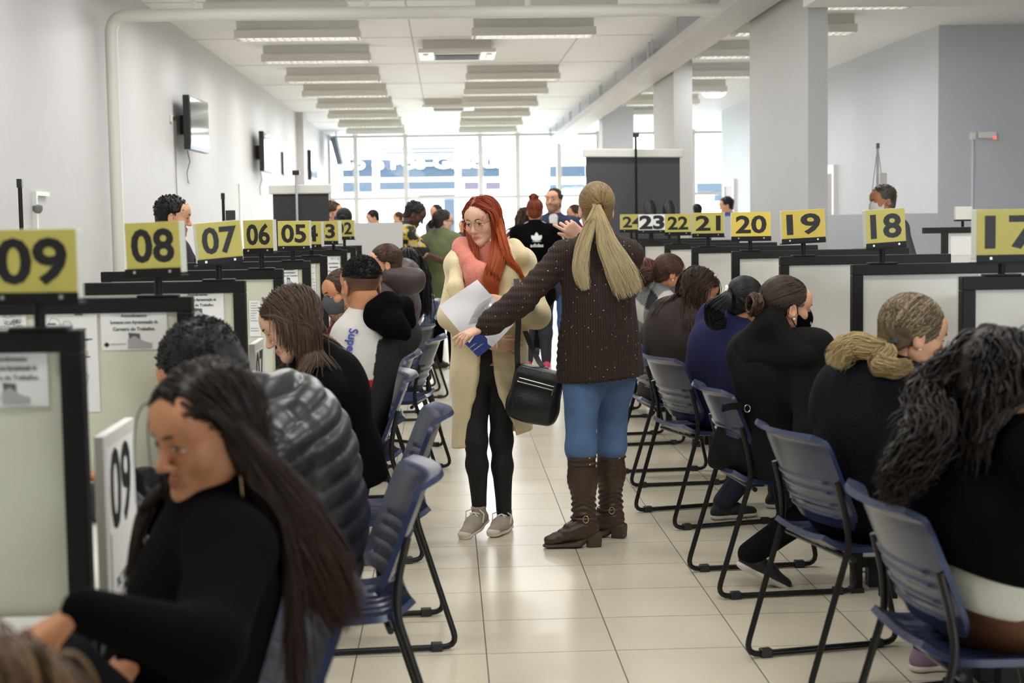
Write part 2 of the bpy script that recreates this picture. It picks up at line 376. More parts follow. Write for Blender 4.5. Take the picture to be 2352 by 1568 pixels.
# emergency light on the right return wall
c = P(2266, 310, YS); t = empty('emergency_light', (c.x, YS, c.z), 0, 'white emergency light box with a red indicator on the right wall', 'emergency light')
MB().bx(-.1, .1, -.06, 0, -.035, .035).build('case', m_white, t, bevel=.01); MB().bx(-.02 + .07, .09, -.065, -.06, -.05, -.02).build('indicator', mat('red_led', (1, .15, .1), .4, emit=1.5), t)
MB().bx(-.19, -.13, -.03, 0, -.05, .03).build('junction_box', m_white, t, bevel=.004); MB().bx(-.165, -.15, -.012, 0, -1.6, -.05).build('conduit', m_white, t)
c = P(2025, 400, 17.0)
# ================================================================ counters: panels, desks, number signs
m_panel = mat('panel_laminate_left', lin(214, 215, 194), .28, noise=.01, nscale=2)
m_panelr = mat('panel_laminate_right', lin(214, 212, 204), .3, noise=.01, nscale=2)
m_desk = mat('white_desk_laminate', lin(232, 231, 222), .3)
m_yel = mat('yellow_sign_face', lin(200, 190, 98), .5); m_yel2 = mat('deep_yellow_sign_face', lin(232, 206, 88), .5)
m_ink = mat('black_ink', (.012, .012, .014), .5); m_paper = mat('white_paper', lin(240, 240, 238), .65)
m_greyink = mat('grey_print', (.12, .12, .12), .7); m_lgrey = mat('light_grey_print', (.42, .42, .42), .7)
HP = 1.285; XPL = -.69; XPR = 1.56
ZL = {'09': 2.99, '08': 4.28, '07': 5.40, '06': 6.65, '05': 7.97, '04': 9.09, '03': 10.9, '02': 11.97, '01': 12.8}
ZR = {'17': 4.71, '18': 6.0, '19': 7.31, '20': 8.55, '21': 9.96, '22': 11.2, '23': 12.65, '24': 14.0}
def make_panel(x0, x1, y, lab, m):
    """x0 aisle edge, x1 wall-side edge"""
    t = empty('partition_panel', (x0, y, 0), 0, lab, 'partition', 'black framed desk partitions')
    s = 1 if x1 > x0 else -1; L = abs(x1 - x0); T = .042; f = MB()
    f.bx(0, s * L, -T / 2, T / 2, HP - T, HP); f.bx(0, s * T, -T / 2, T / 2, 0.02, HP - T); f.bx(s * (L - T), s * L, -T / 2, T / 2, 0.02, HP - T)
    f.bx(s * T, s * (L - T), -T / 2, T / 2, .1, .14); f.build('frame', m_black, t, bevel=.003)
    MB().bx(s * T, s * (L - T), -.008, .008, .14, HP - T).build('panel', m, t)
    MB().bx(s * -.005, s * (T + .005), -T / 2 - .004, T / 2 + .004, 0, .02).build('foot', m_dark, t)
    return t
def make_desk(x0, x1, y0, y1, lab):
    t = empty('desk', (x0, (y0 + y1) / 2, 0), 0, lab, 'desk', 'white counter desks')
    s = 1 if x1 > x0 else -1; L = abs(x1 - x0); D = (y1 - y0) / 2 - .026
    MB().bx(s * .03, s * L, -D, D, .715, .742).build('worktop', m_desk, t, bevel=.003)
    MB().bx(s * .34, s * .36, -D, D, .3, .715).build('modesty_panel', m_desk, t)
    for y in (-D + .07, D - .07):
        for x in (.12, L - .08):
            MB().bx(s * x - .03, s * x + .03, y - .03, y + .03, 0, .715).build('leg', m_black, t, bevel=.003)
    return t
def make_sign(txt, x0, x1, yt, yb, side, px, Y, lab, face=None, tilt=0, cut=1.0, bold=.028, dh=.62, sx=None):
    k = FPX / Y; th = .034
    c = P((x0 + x1) / 2, yt, Y); cb = P((x0 + x1) / 2, yb, Y); pole = P(px, yb, Y)
    va = math.atan2(-c.x, Y)          # view direction angle
    tt = math.asin(max(-.9, min(.9, side / (th * k)))); rot = tt - va
    w = (x1 - x0) / k / math.cos(tt); hh = c.z - cb.z; hb = hh * .86
    t = empty('number_sign', (pole.x, Y, HP), 0, lab, 'number sign', 'counter number signs on posts')
    R = (Matrix.Rotation(-rot, 4, 'Z') @ Matrix.Rotation(-math.radians(tilt), 4, 'Y'))
    B = Matrix.Translation((c.x - pole.x, 0, 0)) @ R; z0 = cb.z - HP; R3 = R.to_3x3(); off = Vector((c.x - pole.x, 0, 0))
    MB().box(off + R3 @ Vector((0, 0, 0)) + Vector((0, 0, z0 + hh * .52)), (w, th, hh * .96), R3).build('case', mat('sign_case_white', lin(222, 226, 214), .45), t, bevel=.002)
    MB().box(off + R3 @ Vector((0, -th / 2 - .001, 0)) + Vector((0, 0, z0 + hh * .52)), (w - .004, .002, hh * .955), R3).build('face', face or m_yel, t)
    h = MB(); h.box(off + Vector((0, 0, z0 - .003)), (w + .004, th + .014, .006), R3); h.box(off + R3 @ Vector((0, -th / 2 - .006, 0)) + Vector((0, 0, z0 + hh * .065)), (w + .002, .004, hh * .14), R3)
    h.build('holder', m_black, t, bevel=.002)
    s = MB()
    for q in (-.32, .32): s.box(off + R3 @ Vector((q * w, -th / 2 - .0085, 0)) + Vector((0, 0, z0 + hh * .07)), (.007, .002, .007), R3)
    s.build('screw', m_alu, t)
    p = MB(); p.tube([(0, 0, .004), (0, 0, z0 - .004)], .011, 12); p.build('post', m_black, t, smooth=True)
    MB().box((0, 0, .003), (.11, .05, .006)).build('base_plate', m_black, t, bevel=.002)
    o = off + R3 @ Vector((0, -th / 2 - .0025, 0)) + Vector((0, 0, z0 + hh * (.56 if cut == 1 else .5)))
    nat = text_mesh(txt, hh * dh, bold=bold); xs = [v.co.x for v in nat.vertices]; nw = max(xs) - min(xs); bpy.data.meshes.remove(nat)
    M = frame_M(o, R3 @ Vector((1, 0, 0)), R3 @ Vector((0, 0, 1)))
    text_on('numerals', txt, M, hh * dh, m_ink, t, sx=(sx or .78) * w / nw, bold=bold, depth=.0006)
    return t
DY = [('09', -22, 176, 526, 693, 13, 90, 0), ('08', 295, 417, 510, 632, 13, 363, 1.5), ('07', 449, 550, 509, 605, -6, 502, 4), ('06', 563, 630, 505, 580, 8, 600, 1),
      ('05', 640, 712, 507, 573, 4, 672, 0), ('04', 668, 740, 510, 569, 6, 715, 0), ('03', 716, 780, 508, 560, 8, 766, 0), ('02', 767, 814, 505, 549, 2, 791, 0)]
for d, x0, x1, yt, yb, sd, px, ti in DY:
    make_sign(d, x0, x1, yt, yb, sd, px, ZL[d], 'yellow number sign reading %s on a black post' % d, tilt=ti)
DR = [('17', 2240, 2408, 480, 600, -12, 2300, 0, None), ('18', 1986, 2075, 480, 568, -8, 2026, 3, None), ('19', 1794, 1893, 482, 556, -4, 1845, 2.5, m_yel2), ('20', 1679, 1769, 487, 551, -2, 1723, 0, m_yel2),
      ('21', 1591, 1664, 488, 543, 2, 1626, 0, None), ('22', 1528, 1588, 491, 539, 2, 1559, 0, None), ('23', 1466, 1528, 492, 534, 0, 1498, 0, m_paper), ('24', 1424, 1480, 492, 532, 0, 1450, 0, None)]
for d, x0, x1, yt, yb, sd, px, ti, fc in DR:
    make_sign(d, x0, x1, yt, yb, sd, px, ZR[d], ('white number sign with oversized black 23' if d == '23' else 'yellow number sign reading %s on a black post' % d), face=fc, tilt=ti,
              bold=.04 if d == '23' else .028, dh=.72 if d == '23' else .62, sx=.93 if d == '23' else None)
for d, y in ZL.items(): make_panel(XPL, -1.45, y, 'black framed off-white partition below sign %s on the left' % d if d != '01' else 'last black framed partition of the left row, behind sign 02', m_panel)
for d, y in ZR.items(): make_panel(XPR, 2.37, y, 'black framed off-white partition below sign %s on the right' % d, m_panelr)
ys = [1.75] + list(ZL.values())
for i, (a, b_) in enumerate(zip(ys, ys[1:])):
    d = list(ZL)[i]; make_desk(XPL, -1.45, a, b_, 'white counter desk in front of partition %s on the left' % d)
ys = [3.45] + list(ZR.values())
for i, (a, b_) in enumerate(zip(ys, ys[1:])):
    d = list(ZR)[i]; make_desk(XPR, 2.3, a, b_, 'white counter desk in front of partition %s on the right' % d)
# ---- papers taped to the left panels
def paper(px0, py0, px1, py1, d, lab, kind='notice', grp='notices taped to the left partitions'):
    y = ZL[d] - .0095 - .001; A = P(px0, py0, y); B = P(px1, py1, y); w = B.x - A.x; h = A.z - B.z
    t = empty('notice' if kind != 'map' else 'map_sheet', ((A.x + B.x) / 2, y, (A.z + B.z) / 2), 0, lab, 'notice' if kind != 'map' else 'map', grp)
    m = MB(); m.grid(lambda u, v: ((u - .5) * w, -.0006 - .004 * (abs(u - .5) * 2) ** 3 * v, (v - .5) * h), 8, 6, .0006); m.build('sheet', m_paper, t)
    F = lambda x, z: frame_M((x * w, -.0022, z * h), (1, 0, 0), (0, 0, 1))
    if kind == 'notice':
        text_on('text', 'Atendimento', F(0, .235), h * .075, m_ink, t, bold=.012, depth=.0002)
        text_on('text', 'Somente com Apresentação da', F(0, .085), h * .075, m_ink, t, bold=.012, sx=w * .92 / (h * .075) / 22.3, depth=.0002)
        text_on('text', 'Carteira de Trabalho.', F(0, -.05), h * .075, m_ink, t, bold=.012, depth=.0002)
        text_on('text', 'PARANÁ', F(.06, .4), h * .04, m_lgrey, t, depth=.0002, sx=1.3)
        g = MB(); g.prism([(-.16 * w, .43 * h), (-.1 * w, .43 * h), (-.1 * w, .37 * h), (-.13 * w, .34 * h), (-.16 * w, .37 * h)], -.0026, -.0012); g.build('crest', m_lgrey, t)
        g = MB(); g.prism([(.36 * w, .44 * h), (.44 * w, .46 * h), (.435 * w, .41 * h), (.49 * w, .36 * h), (.48 * w, .32 * h), (.42 * w, .355 * h), (.36 * w, .33 * h)], -.0026, -.0012); g.build('hand_mark', m_greyink, t); g = MB()
        g.prism([(-.09 * w, -.13 * h), (.08 * w, -.15 * h), (.09 * w, -.3 * h), (-.08 * w, -.28 * h)], -.0026, -.0012); g.build('booklet_picture', m_greyink, t)
        g = MB(); g.prism([(-.1 * w, -.27 * h), (.0, -.2 * h), (.13 * w, -.31 * h), (.26 * w, -.36 * h), (.26 * w, -.46 * h), (-.1 * w, -.46 * h)], -.003, -.0012); g.build('hand_picture', m_lgrey, t)
        g = MB(); g.bx(-.46 * w, -.38 * w, -.0026, -.0012, -.40 * h, -.36 * h); g.bx(-.44 * w, -.4 * w, -.0026, -.0012, -.43 * h, -.33 * h); g.build('cross_mark', m_greyink, t)
        text_on('text', 'MAIS TRABALHO', F(-.24, -.37), h * .03, m_greyink, t, depth=.0002)
    elif kind == 'map':
        r = random.Random(int(px0)); g = MB()
        for k in range(16):
            cx, cz = r.uniform(-.36, .3), r.uniform(-.4, .36); n = r.randint(5, 8); a0 = r.random() * 6; rr = r.uniform(.06, .13)
            q = [(cx + rr * math.cos(a0 + 6.283 * i / n) * r.uniform(.7, 1.3), cz + rr * math.sin(a0 + 6.283 * i / n) * r.uniform(.5, .9)) for i in range(n)]
            for (a, b), (c, e) in zip(q, q[1:] + q[:1]):
                A_ = Vector((max(-.48, min(.48, a)) * w, -.0022, max(-.48, min(.48, b)) * h)); B_ = Vector((max(-.48, min(.48, c)) * w, -.0022, max(-.48, min(.48, e)) * h))
                if (A_ - B_).length > .001: g.tube([A_, B_], .0006, 4)
        g.build('outline', m_greyink, t)
        g = MB()
        for k in range(14):
            cx, cz = r.uniform(-.4, .3), r.uniform(-.42, .45); g.bx(cx * w, (cx + .14) * w, -.0024, -.0012, cz * h, (cz + .013) * h)
        g.build('place_names', m_greyink, t)
    else:
        g = MB(); r = random.Random(int(px0) + 5)
        for k in range(12):
            z = .42 - k * .07
            if r.random() < .8: g.bx(-.42 * w, (-.42 + r.uniform(.4, .84)) * w, -.0024, -.0012, z * h, (z + .016) * h)
        g.build('text_lines', m_lgrey, t)
paper(-70, 786, 113, 932, '09', 'white notice about work cards taped on the nearest left partition, below sign 09')
paper(230, 697, 386, 802, '08', 'white notice headed Atendimento taped on the partition below sign 08')
paper(92, 706, 231, 945, '08', 'creased map sheet taped beside the notice on the partition below sign 08', 'map', 'maps taped to the left partitions')
paper(-8, 712, 62, 760, '08', 'framed map sheet at the wall end of the partition below sign 08', 'map', 'maps taped to the left partitions')
paper(393, 655, 515, 737, '07', 'white notice taped on the partition below sign 07')
paper(452, 742, 518, 830, '07', 'faint printed sheet under the notice on partition 07', 'lines')
paper(572, 690, 600, 772, '06', 'printed table sheet low on partition 06', 'lines')
paper(640, 606, 685, 655, '05', 'white notice taped on the partition below sign 05')
paper(660, 662, 690, 720, '05', 'blank looking sheet under the notice on partition 05', 'lines')
paper(716, 598, 727, 700, '04', 'narrow visible sheet on partition 04', 'lines')
paper(752, 588, 782, 650, '03', 'white notice taped on the partition below sign 03')
paper(800, 575, 812, 612, '02', 'white sheet taped on the partition below sign 02', 'lines')
A, B_ = P(2247, 612, 5.985), P(2420, 720, 5.985); t = empty('notice', ((A.x + B_.x) / 2, 5.9895, (A.z + B_.z) / 2), 0, 'white sheet taped on the partition below sign 18, beside the post of sign 17', 'notice')
MB().bx(-(B_.x - A.x) / 2, (B_.x - A.x) / 2, -.0008, 0, -(A.z - B_.z) / 2, (A.z - B_.z) / 2).build('sheet', m_paper, t); MB().bx(-.11, .13, -.0014, -.0008, .045, .047).build('text_line', m_greyink, t)
# ---- number boards standing on the left desks, facing the aisle
def board(d, y0, y1, z1, extra=None):
    t = empty('number_board', (XPL + .015, (y0 + y1) / 2, .742), 0, 'white board with a tall %s facing the aisle beside partition %s' % (d, d), 'board', 'number boards on the desk edges')
    w = y1 - y0; h = z1 - .742
    MB().bx(-.02, .0, -w / 2, w / 2, -.25, h).build('board', m_white, t, bevel=.003)
    F = lambda y, z: frame_M((.0016, y, z), (0, 1, 0), (0, 0, 1))
    MB().bx(0, .0008, -w / 2 + .02, w / 2 - .03, -.2, h - .03).build('sheet', m_paper, t)
    text_on('numerals', d, F(-.01, h * .64), h * .5, m_ink, t, bold=.02, sx=.9, depth=.0004)
    if extra:
        MB().bx(.002, .003, -w / 2 + .03, w / 2 - .05, -.10, .13).build('name_slip', m_paper, t)
        text_on('text', extra, frame_M((.0045, -.01, .03), (0, 1, .1), (0, -.1, 1)), .022, m_ink, t, depth=.0003, sx=.8)
board('09', 3.06, 3.36, 1.07, 'TRC TABORDA')
board('07', 5.46, 5.75, 1.06); board('08', 4.34, 4.62, 1.06); board('06', 6.7, 6.98, 1.06); board('05', 8.02, 8.3, 1.06)
# ---- clear shields with cream curved stands on the right desks
m_acr = m_glass; m_cream = mat('cream_plastic', lin(236, 230, 200), .35)
def shield(d, y, dx, lab):
    t = empty('counter_shield', (XPR + dx - .1, y, .742), 0, lab, 'counter shield', 'clear counter shields with cream stands')
    MB().bx(-.003, .003, -.36, .36, .0, .5).build('pane', m_acr, t)
    for s in (-.3, .3):
        pts = [(.0, s, 0), (.16, s, .0), (.15, s, .2), (.1, s, .3), (.0, s, .34)]
        m = MB(); q = fillet([(.17, s, 0), (.17, s, .22), (.12, s, .34), (.005, s, .36)], .1, 5); m.tube(q, .012, 8); m.build('stand', m_cream, t, smooth=True)
    m = MB(); m.bx(-.005, -.0035, -.14, .02, .06, .24); m.build('sheet', m_paper, t)
    text_on('text', '(R', frame_M((-.006, -.06, .15), (0, -1, 0), (0, 0, 1)), .06, m_ink, t, bold=.01, depth=.0003)
shield('19', 6.62, .42, 'clear counter shield with cream stand on the desk before partition 19')
shield('20', 7.9, .42, 'clear counter shield with cream stand on the desk before partition 20')
shield('21', 9.2, .42, 'clear counter shield with cream stand on the desk before partition 21')
shield('18', 5.35, .42, 'clear counter shield with cream stand on the desk before partition 18')
# ---- monitors on the right desks
def monitor(x, y, rz, lab):
    t = empty('monitor', (x, y, .742), rz, lab, 'monitor', 'monitors on the desks')
    MB().bx(-.26, .26, -.02, .02, .1, .42).build('case', m_dark, t, bevel=.006); MB().bx(-.245, .245, -.024, -.02, .115, .405).build('screen', m_screen, t)
    m = MB(); m.bx(-.03, .03, .01, .04, .01, .2); m.build('stand', m_dark, t); MB().bx(-.12, .12, -.06, .1, 0, .012).build('base', m_dark, t, bevel=.004)
monitor(1.98, 5.62, math.radians(80), 'black monitor on the desk before partition 18')
monitor(2.1, 4.3, math.radians(70), 'black monitor on the desk before partition 17')
monitor(2.12, 6.95, math.radians(70), 'black monitor on the desk before partition 19')
monitor(-1.18, 6.0, math.radians(-75), 'black monitor on the desk before partition 06')
# ---------------------------------------------------------------- chairs
m_blue_pl = mat('navy_blue_plastic', lin(44, 55, 86), .26, noise=.03, nscale=30); m_steel = mat('black_steel_tube', (.012, .012, .013), .35, .3)
def make_chair():
    t = empty('chair', (0, 0, 0))
    def back(u, v):
        x = (u - .5) * .475; s = abs(x) / .2375; z = .505 + v * .295
        half = 1 - .10 * max(0, (v - .8) / .2) ** 2 - .16 * max(0, (.22 - v) / .22) ** 2
        x *= half; y = -.21 + .045 * s ** 2 - (z - .50) * .40
        if v > .93: y -= (v - .93) * .5
        g = 0
        for c in (.13, .25, .37, .49):
            if abs(v - c) < .022 and s < .8: g = .007
        return (x, y - g, z)
    m = MB(); m.grid(back, 22, 46, .016); m.build('backrest', m_blue_pl, t, smooth=True)
    def seat(u, v):
        x = (u - .5) * .44; s = abs(x) / .22; y = -.255 + v * .44
        half = 1 - .2 * max(0, (.25 - v) / .25) ** 2 - .08 * max(0, (v - .85) / .15) ** 2
        x *= half; z = .452 + .012 * s ** 2 - .03 * max(0, (v - .82) / .18) ** 2 + .03 * max(0, (.2 - v) / .2) ** 2 - .008 * math.sin(math.pi * v)
        for c in (-.62, -.3, 0, .3, .62):
            if abs((u - .5) * 2 - c) < .045 and .12 < v < .8: z -= .006
        return (x, y, z)
    m = MB(); m.grid(lambda u, v: seat(u, v), 44, 22, .018); m.build('seat', m_blue_pl, t, smooth=True)
    for s in (-1, 1):
        x = s * .243
        p = fillet([(x * .955, -.240, .665), (x * .97, -.213, .56), (x, -.205, .47), (x, -.345, .013), (x, .22, .013), (x, .13, .43), (x * .8, .1, .437)], .055, 5)
        m = MB(); m.tube(p, .0105, 10); m.build('leg', m_steel, t, smooth=True)
        for y in (-.27, .14):
            MB().bx(x - .016, x + .016, y - .02, y + .02, 0, .03).build('glide', m_dark, t, bevel=.004)
    for y in (-.19, .13): m = MB(); m.tube([(-.243, y, .425), (.243, y, .425)], .01, 8); m.build('crossbar', m_steel, t, smooth=True)
    return t
chair0 = make_chair(); _used = []
def chair(x, y, face, lab, grp='navy blue chairs of the left row'):
    """face: direction angle (deg, 0=+X, 90=+Y) the sitter looks"""
    rz = math.radians(face - 90)
    if not _used:
        _used.append(1); chair0.location = (x, y, 0); chair0.rotation_euler = (0, 0, rz); tag(chair0, lab, 'chair', grp); return chair0
    c = dup(chair0, (x, y, 0), rz, lab, grp); c['category'] = 'chair'; return c
GR = 'navy blue chairs of the right row'
chair(-.53, 2.85, 200, 'navy blue chair under the woman with a gold earring, nearest on the left')
chair(-.385, 4.2, 188, 'navy blue chair under the man in the grey puffer jacket')
chair(-.35, 5.53, 185, 'navy blue chair under the woman in black sweater and jeans')
chair(-.5, 6.9, 190, 'navy blue chair under the boy in the white-sleeved hoodie')
chair(-.5, 8.05, 184, 'navy blue chair under the woman with a grey mask, just past the hoodie boy')
chair(-.37, 9.1, 172, 'navy blue empty chair whose shiny edge faces the aisle, past the hoodie boy')
chair(-.46, 10.2, 140, 'navy blue chair turned with its back shell to the camera beside the puffer coat')
chair(-.5, 11.75, 185, 'navy blue chair under the person with long black hair')
chair(-.38, 13.2, 188, 'navy blue chair in front of the woman in the olive vest, grooves showing')
chair(-.48, 14.1, 185, 'navy blue chair farthest in the left row')
chair(1.33, 3.70, 3, 'navy blue chair under the woman with curly hair, nearest on the right', GR)
chair(1.36, 4.95, 12, 'navy blue chair under the woman in the fleece coat', GR)
chair(1.34, 6.2, 5, 'navy blue chair under the woman with the black mask and pearl earring', GR)
chair(1.31, 7.6, 15, 'navy blue chair under the woman in the navy hoodie, its seat showing', GR)
chair(1.3, 8.75, 5, 'navy blue chair under the woman in the dark brown coat', GR)
chair(1.28, 10.3, 8, 'navy blue chair under the woman in the checked coat', GR)
chair(1.28, 11.7, 5, 'navy blue chair farthest in the right row', GR)
# ================================================================ figures: smooth-blended volumes meshed into one surface
f4 = np.float32
HM = [1.0, .8]      # strand count and thickness factors of the figure being built
def V3(p): return np.array(tuple(p), float)
class SD:
    def __init__(s): s.p = []; s.c = []
    def cap(s, a, b, ra, rb=None, k=.02, n=None, q=1.0, op=1):
        s.p.append(('c', V3(a), V3(b), ra, ra if rb is None else rb, k, None if n is None else V3(n), q, op)); return s
    def ell(s, c, r, R=None, k=.02, op=1):
        r = (r, r, r) if np.isscalar(r) else r
        s.p.append(('e', V3(c), np.array(r, float), np.eye(3) if R is None else np.array(R, float), k, op)); return s
    def box(s, c, h, R=None, rd=.01, k=.02, op=1):
        s.p.append(('b', V3(c), np.array(h, float), np.eye(3) if R is None else np.array(R, float), rd, k, op)); return s
    def chain(s, pts, rs, k=.02, n=None, q=1.0):
        for i in range(len(pts) - 1): s.cap(pts[i], pts[i + 1], rs[i], rs[i + 1], k, n, q)
        return s
    def cut(s, o, n, k=.004): s.c.append((V3(o), V3(n) / np.linalg.norm(V3(n)), k)); return s
    @staticmethod
    def bb(p):
        if p[0] == 'c': r = max(p[3], p[4]) * (1 + (np.abs(p[6]) * max(0, p[7] - 1) if p[6] is not None else 0)); return np.minimum(p[1], p[2]) - r, np.maximum(p[1], p[2]) + r
        if p[0] == 'e': r = np.sqrt(((p[3] * p[2]) ** 2).sum(1)); return p[1] - r, p[1] + r
        r = (np.abs(p[3]) * (p[2] + p[4])).sum(1); return p[1] - r, p[1] + r
    @staticmethod
    def dist(p, X, Y, Z):
        if p[0] == 'c':
            a, b = p[1], p[2]; x, y, z = X - a[0], Y - a[1], Z - a[2]; d = b - a; g = 1
            if p[6] is not None:
                n = p[6]; m = (1 / p[7] - 1); u = (x * n[0] + y * n[1] + z * n[2]) * m; x = x + u * n[0]; y = y + u * n[1]; z = z + u * n[2]
                d = d + n * (d @ n) * m; g = (1 + p[7]) / 2
            t = np.clip((x * d[0] + y * d[1] + z * d[2]) / max(d @ d, 1e-9), 0, 1)
            return (np.sqrt((x - t * d[0]) ** 2 + (y - t * d[1]) ** 2 + (z - t * d[2]) ** 2) - (p[3] + t * (p[4] - p[3]))) * g
        R = p[3]; x, y, z = X - p[1][0], Y - p[1][1], Z - p[1][2]
        l = [x * R[0, i] + y * R[1, i] + z * R[2, i] for i in range(3)]
        if p[0] == 'e':
            r = p[2]; k0 = np.sqrt((l[0] / r[0]) ** 2 + (l[1] / r[1]) ** 2 + (l[2] / r[2]) ** 2)
            k1 = np.sqrt((l[0] / r[0] ** 2) ** 2 + (l[1] / r[1] ** 2) ** 2 + (l[2] / r[2] ** 2) ** 2)
            return k0 * (k0 - 1) / np.maximum(k1, 1e-6)
        e = [np.abs(l[i]) - p[2][i] for i in range(3)]
        return np.sqrt(sum(np.maximum(q, 0) ** 2 for q in e)) + np.minimum(np.maximum(np.maximum(e[0], e[1]), e[2]), 0) - p[4]
    def at(s, pts):
        D = np.full(len(pts), 9.)
        for p in s.p:
            if p[-1] != 1: continue
            d = s.dist(p, pts[:, 0], pts[:, 1], pts[:, 2]); k = p[5] if p[0] in 'cb' else p[4]; h = np.clip(.5 + .5 * (D - d) / k, 0, 1); D = D + (d - D) * h - k * h * (1 - h)
        return D
    def mesh(s, res, smooth=1):
        bs = [s.bb(p) for p in s.p if p[-1] == 1]; lo = np.min([b[0] for b in bs], 0) - 3 * res; hi = np.max([b[1] for b in bs], 0) + 3 * res
        n = np.ceil((hi - lo) / res).astype(int) + 1; ax = [(lo[i] + np.arange(n[i]) * res).astype(f4) for i in range(3)]
        D = np.full(n, .3, f4)
        for p in s.p:
            k = p[5] if p[0] in 'cb' else p[4]; op = p[-1]
            b0, b1 = s.bb(p); pad = k + 3 * res
            i0 = np.maximum(((b0 - pad - lo) / res).astype(int), 0); i1 = np.minimum(((b1 + pad - lo) / res).astype(int) + 2, n)
            if (i1 <= i0).any(): continue
            sl = tuple(slice(i0[i], i1[i]) for i in range(3))
            X, Y, Z = ax[0][sl[0]][:, None, None], ax[1][sl[1]][None, :, None], ax[2][sl[2]][None, None, :]
            d = s.dist(p, X, Y, Z).astype(f4); A = D[sl]
            if op == 1: h = np.clip(.5 + .5 * (A - d) / k, 0, 1); D[sl] = A + (d - A) * h - k * h * (1 - h)
            else: d = -d; h = np.clip(.5 - .5 * (A - d) / k, 0, 1); D[sl] = A + (d - A) * h + k * h * (1 - h)
        for o, nn, k in s.c:
            d = ((ax[0] - o[0]) * nn[0])[:, None, None] + ((ax[1] - o[1]) * nn[1])[None, :, None] + ((ax[2] - o[2]) * nn[2])[None, None, :]
            d = d.astype(f4); h = np.clip(.5 - .5 * (D - d) / k, 0, 1); D = D + (d - D) * h + k * h * (1 - h)
        return nets(D, lo, res, smooth)
_C8 = np.array([(i & 1, i >> 1 & 1, i >> 2 & 1) for i in range(8)])
_E12 = [(a, b) for a in range(8) for b in range(a + 1, 8) if bin(a ^ b).count('1') == 1]
def nets(D, lo, res, smooth):
    I = D < 0; n = D.shape; cnt = np.zeros((n[0] - 1, n[1] - 1, n[2] - 1), np.int8)
    for c in _C8: cnt += I[c[0]:n[0] - 1 + c[0], c[1]:n[1] - 1 + c[1], c[2]:n[2] - 1 + c[2]]
    act = (cnt > 0) & (cnt < 8); ijk = np.argwhere(act); ids = np.full(act.shape, -1, np.int32); ids[act] = np.arange(len(ijk))
    if not len(ijk): return np.zeros((0, 3)), np.zeros((0, 4), int)
    val = np.stack([D[ijk[:, 0] + c[0], ijk[:, 1] + c[1], ijk[:, 2] + c[2]] for c in _C8], 1)
    acc = np.zeros((len(ijk), 3)); w = np.zeros(len(ijk))
    for a, b in _E12:
        va, vb = val[:, a], val[:, b]; m = (va < 0) != (vb < 0); t = np.where(m, va / np.where(m, va - vb, 1), 0)
        acc += m[:, None] * (_C8[a] + t[:, None] * (_C8[b] - _C8[a])); w += m
    Vt = lo + (ijk + acc / w[:, None]) * res; F = []
    for ax in range(3):
        a = [slice(None)] * 3; b = [slice(None)] * 3; a[ax] = slice(0, n[ax] - 1); b[ax] = slice(1, n[ax])
        x = I[tuple(a)] != I[tuple(b)]; e = np.argwhere(x); o = [i for i in range(3) if i != ax]
        ok = (e[:, o[0]] > 0) & (e[:, o[1]] > 0) & (e[:, o[0]] < n[o[0]] - 1) & (e[:, o[1]] < n[o[1]] - 1); e = e[ok]
        q = []
        for d0, d1 in ((-1, -1), (0, -1), (0, 0), (-1, 0)):
            g = e.copy(); g[:, o[0]] += d0; g[:, o[1]] += d1; q.append(ids[g[:, 0], g[:, 1], g[:, 2]])
        q = np.stack(q, 1); fl = I[e[:, 0], e[:, 1], e[:, 2]]
        if ax == 1: fl = ~fl
        q[~fl] = q[~fl][:, ::-1]; F.append(q)
    F = np.concatenate(F)
    for _ in range(smooth): Vt = relax(Vt, F)
    return Vt, F
def relax(V, F, lam=.5):
    n = len(V); e = np.concatenate([F[:, [0, 1]], F[:, [1, 2]], F[:, [2, 3]], F[:, [3, 0]]]); e = np.concatenate([e, e[:, ::-1]])
    c = np.bincount(e[:, 0], minlength=n)[:, None]; a = np.stack([np.bincount(e[:, 0], V[e[:, 1], i], n) for i in range(3)], 1)
    return V + lam * (a / np.maximum(c, 1) - V)
def normals(V, F):
    fn = np.cross(V[F[:, 2]] - V[F[:, 0]], V[F[:, 3]] - V[F[:, 1]]); N = np.zeros_like(V)
    for i in range(3):
        w = np.zeros(len(V))
        for j in range(4): w += np.bincount(F[:, j], fn[:, i], len(V))
        N[:, i] = w
    return N / np.maximum(np.linalg.norm(N, axis=1, keepdims=True), 1e-12)
def np_mesh(name, V, F, m, parent=None, col=None, org=(0, 0, 0)):
    me = bpy.data.meshes.new(name); n = len(V); V = V - np.array(tuple(org))
    me.vertices.add(n); me.vertices.foreach_set('co', np.ascontiguousarray(V, f4).ravel())
    k = F.shape[1]; me.loops.add(F.size); me.loops.foreach_set('vertex_index', np.ascontiguousarray(F, np.int32).ravel())
    me.polygons.add(len(F)); me.polygons.foreach_set('loop_start', np.arange(0, F.size, k, dtype=np.int32))
    me.polygons.foreach_set('use_smooth', np.ones(len(F), bool))
    if col is not None:
        a = me.color_attributes.new('col', 'FLOAT_COLOR', 'POINT'); c = np.ones((n, 4), f4); c[:, :3] = col; a.data.foreach_set('color', c.ravel())
    me.update(calc_edges=True); me.validate(); return link(name, me, m, parent)
def waves(seed, scale, n=5, squash=None):
    r = np.random.RandomState(seed); K = r.normal(size=(n, 3)); K /= np.linalg.norm(K, axis=1, keepdims=True); K *= scale * r.uniform(.6, 1.5, (n, 1))
    if squash is not None: K = K * np.array(squash)
    ph = r.uniform(0, 6.28, n)
    def fn(p):
        q = p + .03 * np.sin(p[:, [1, 2, 0]] * scale * .5 + ph[0]); s = sum(np.sin(q @ K[i] + ph[i]) for i in range(n)) / n
        return s
    return fn
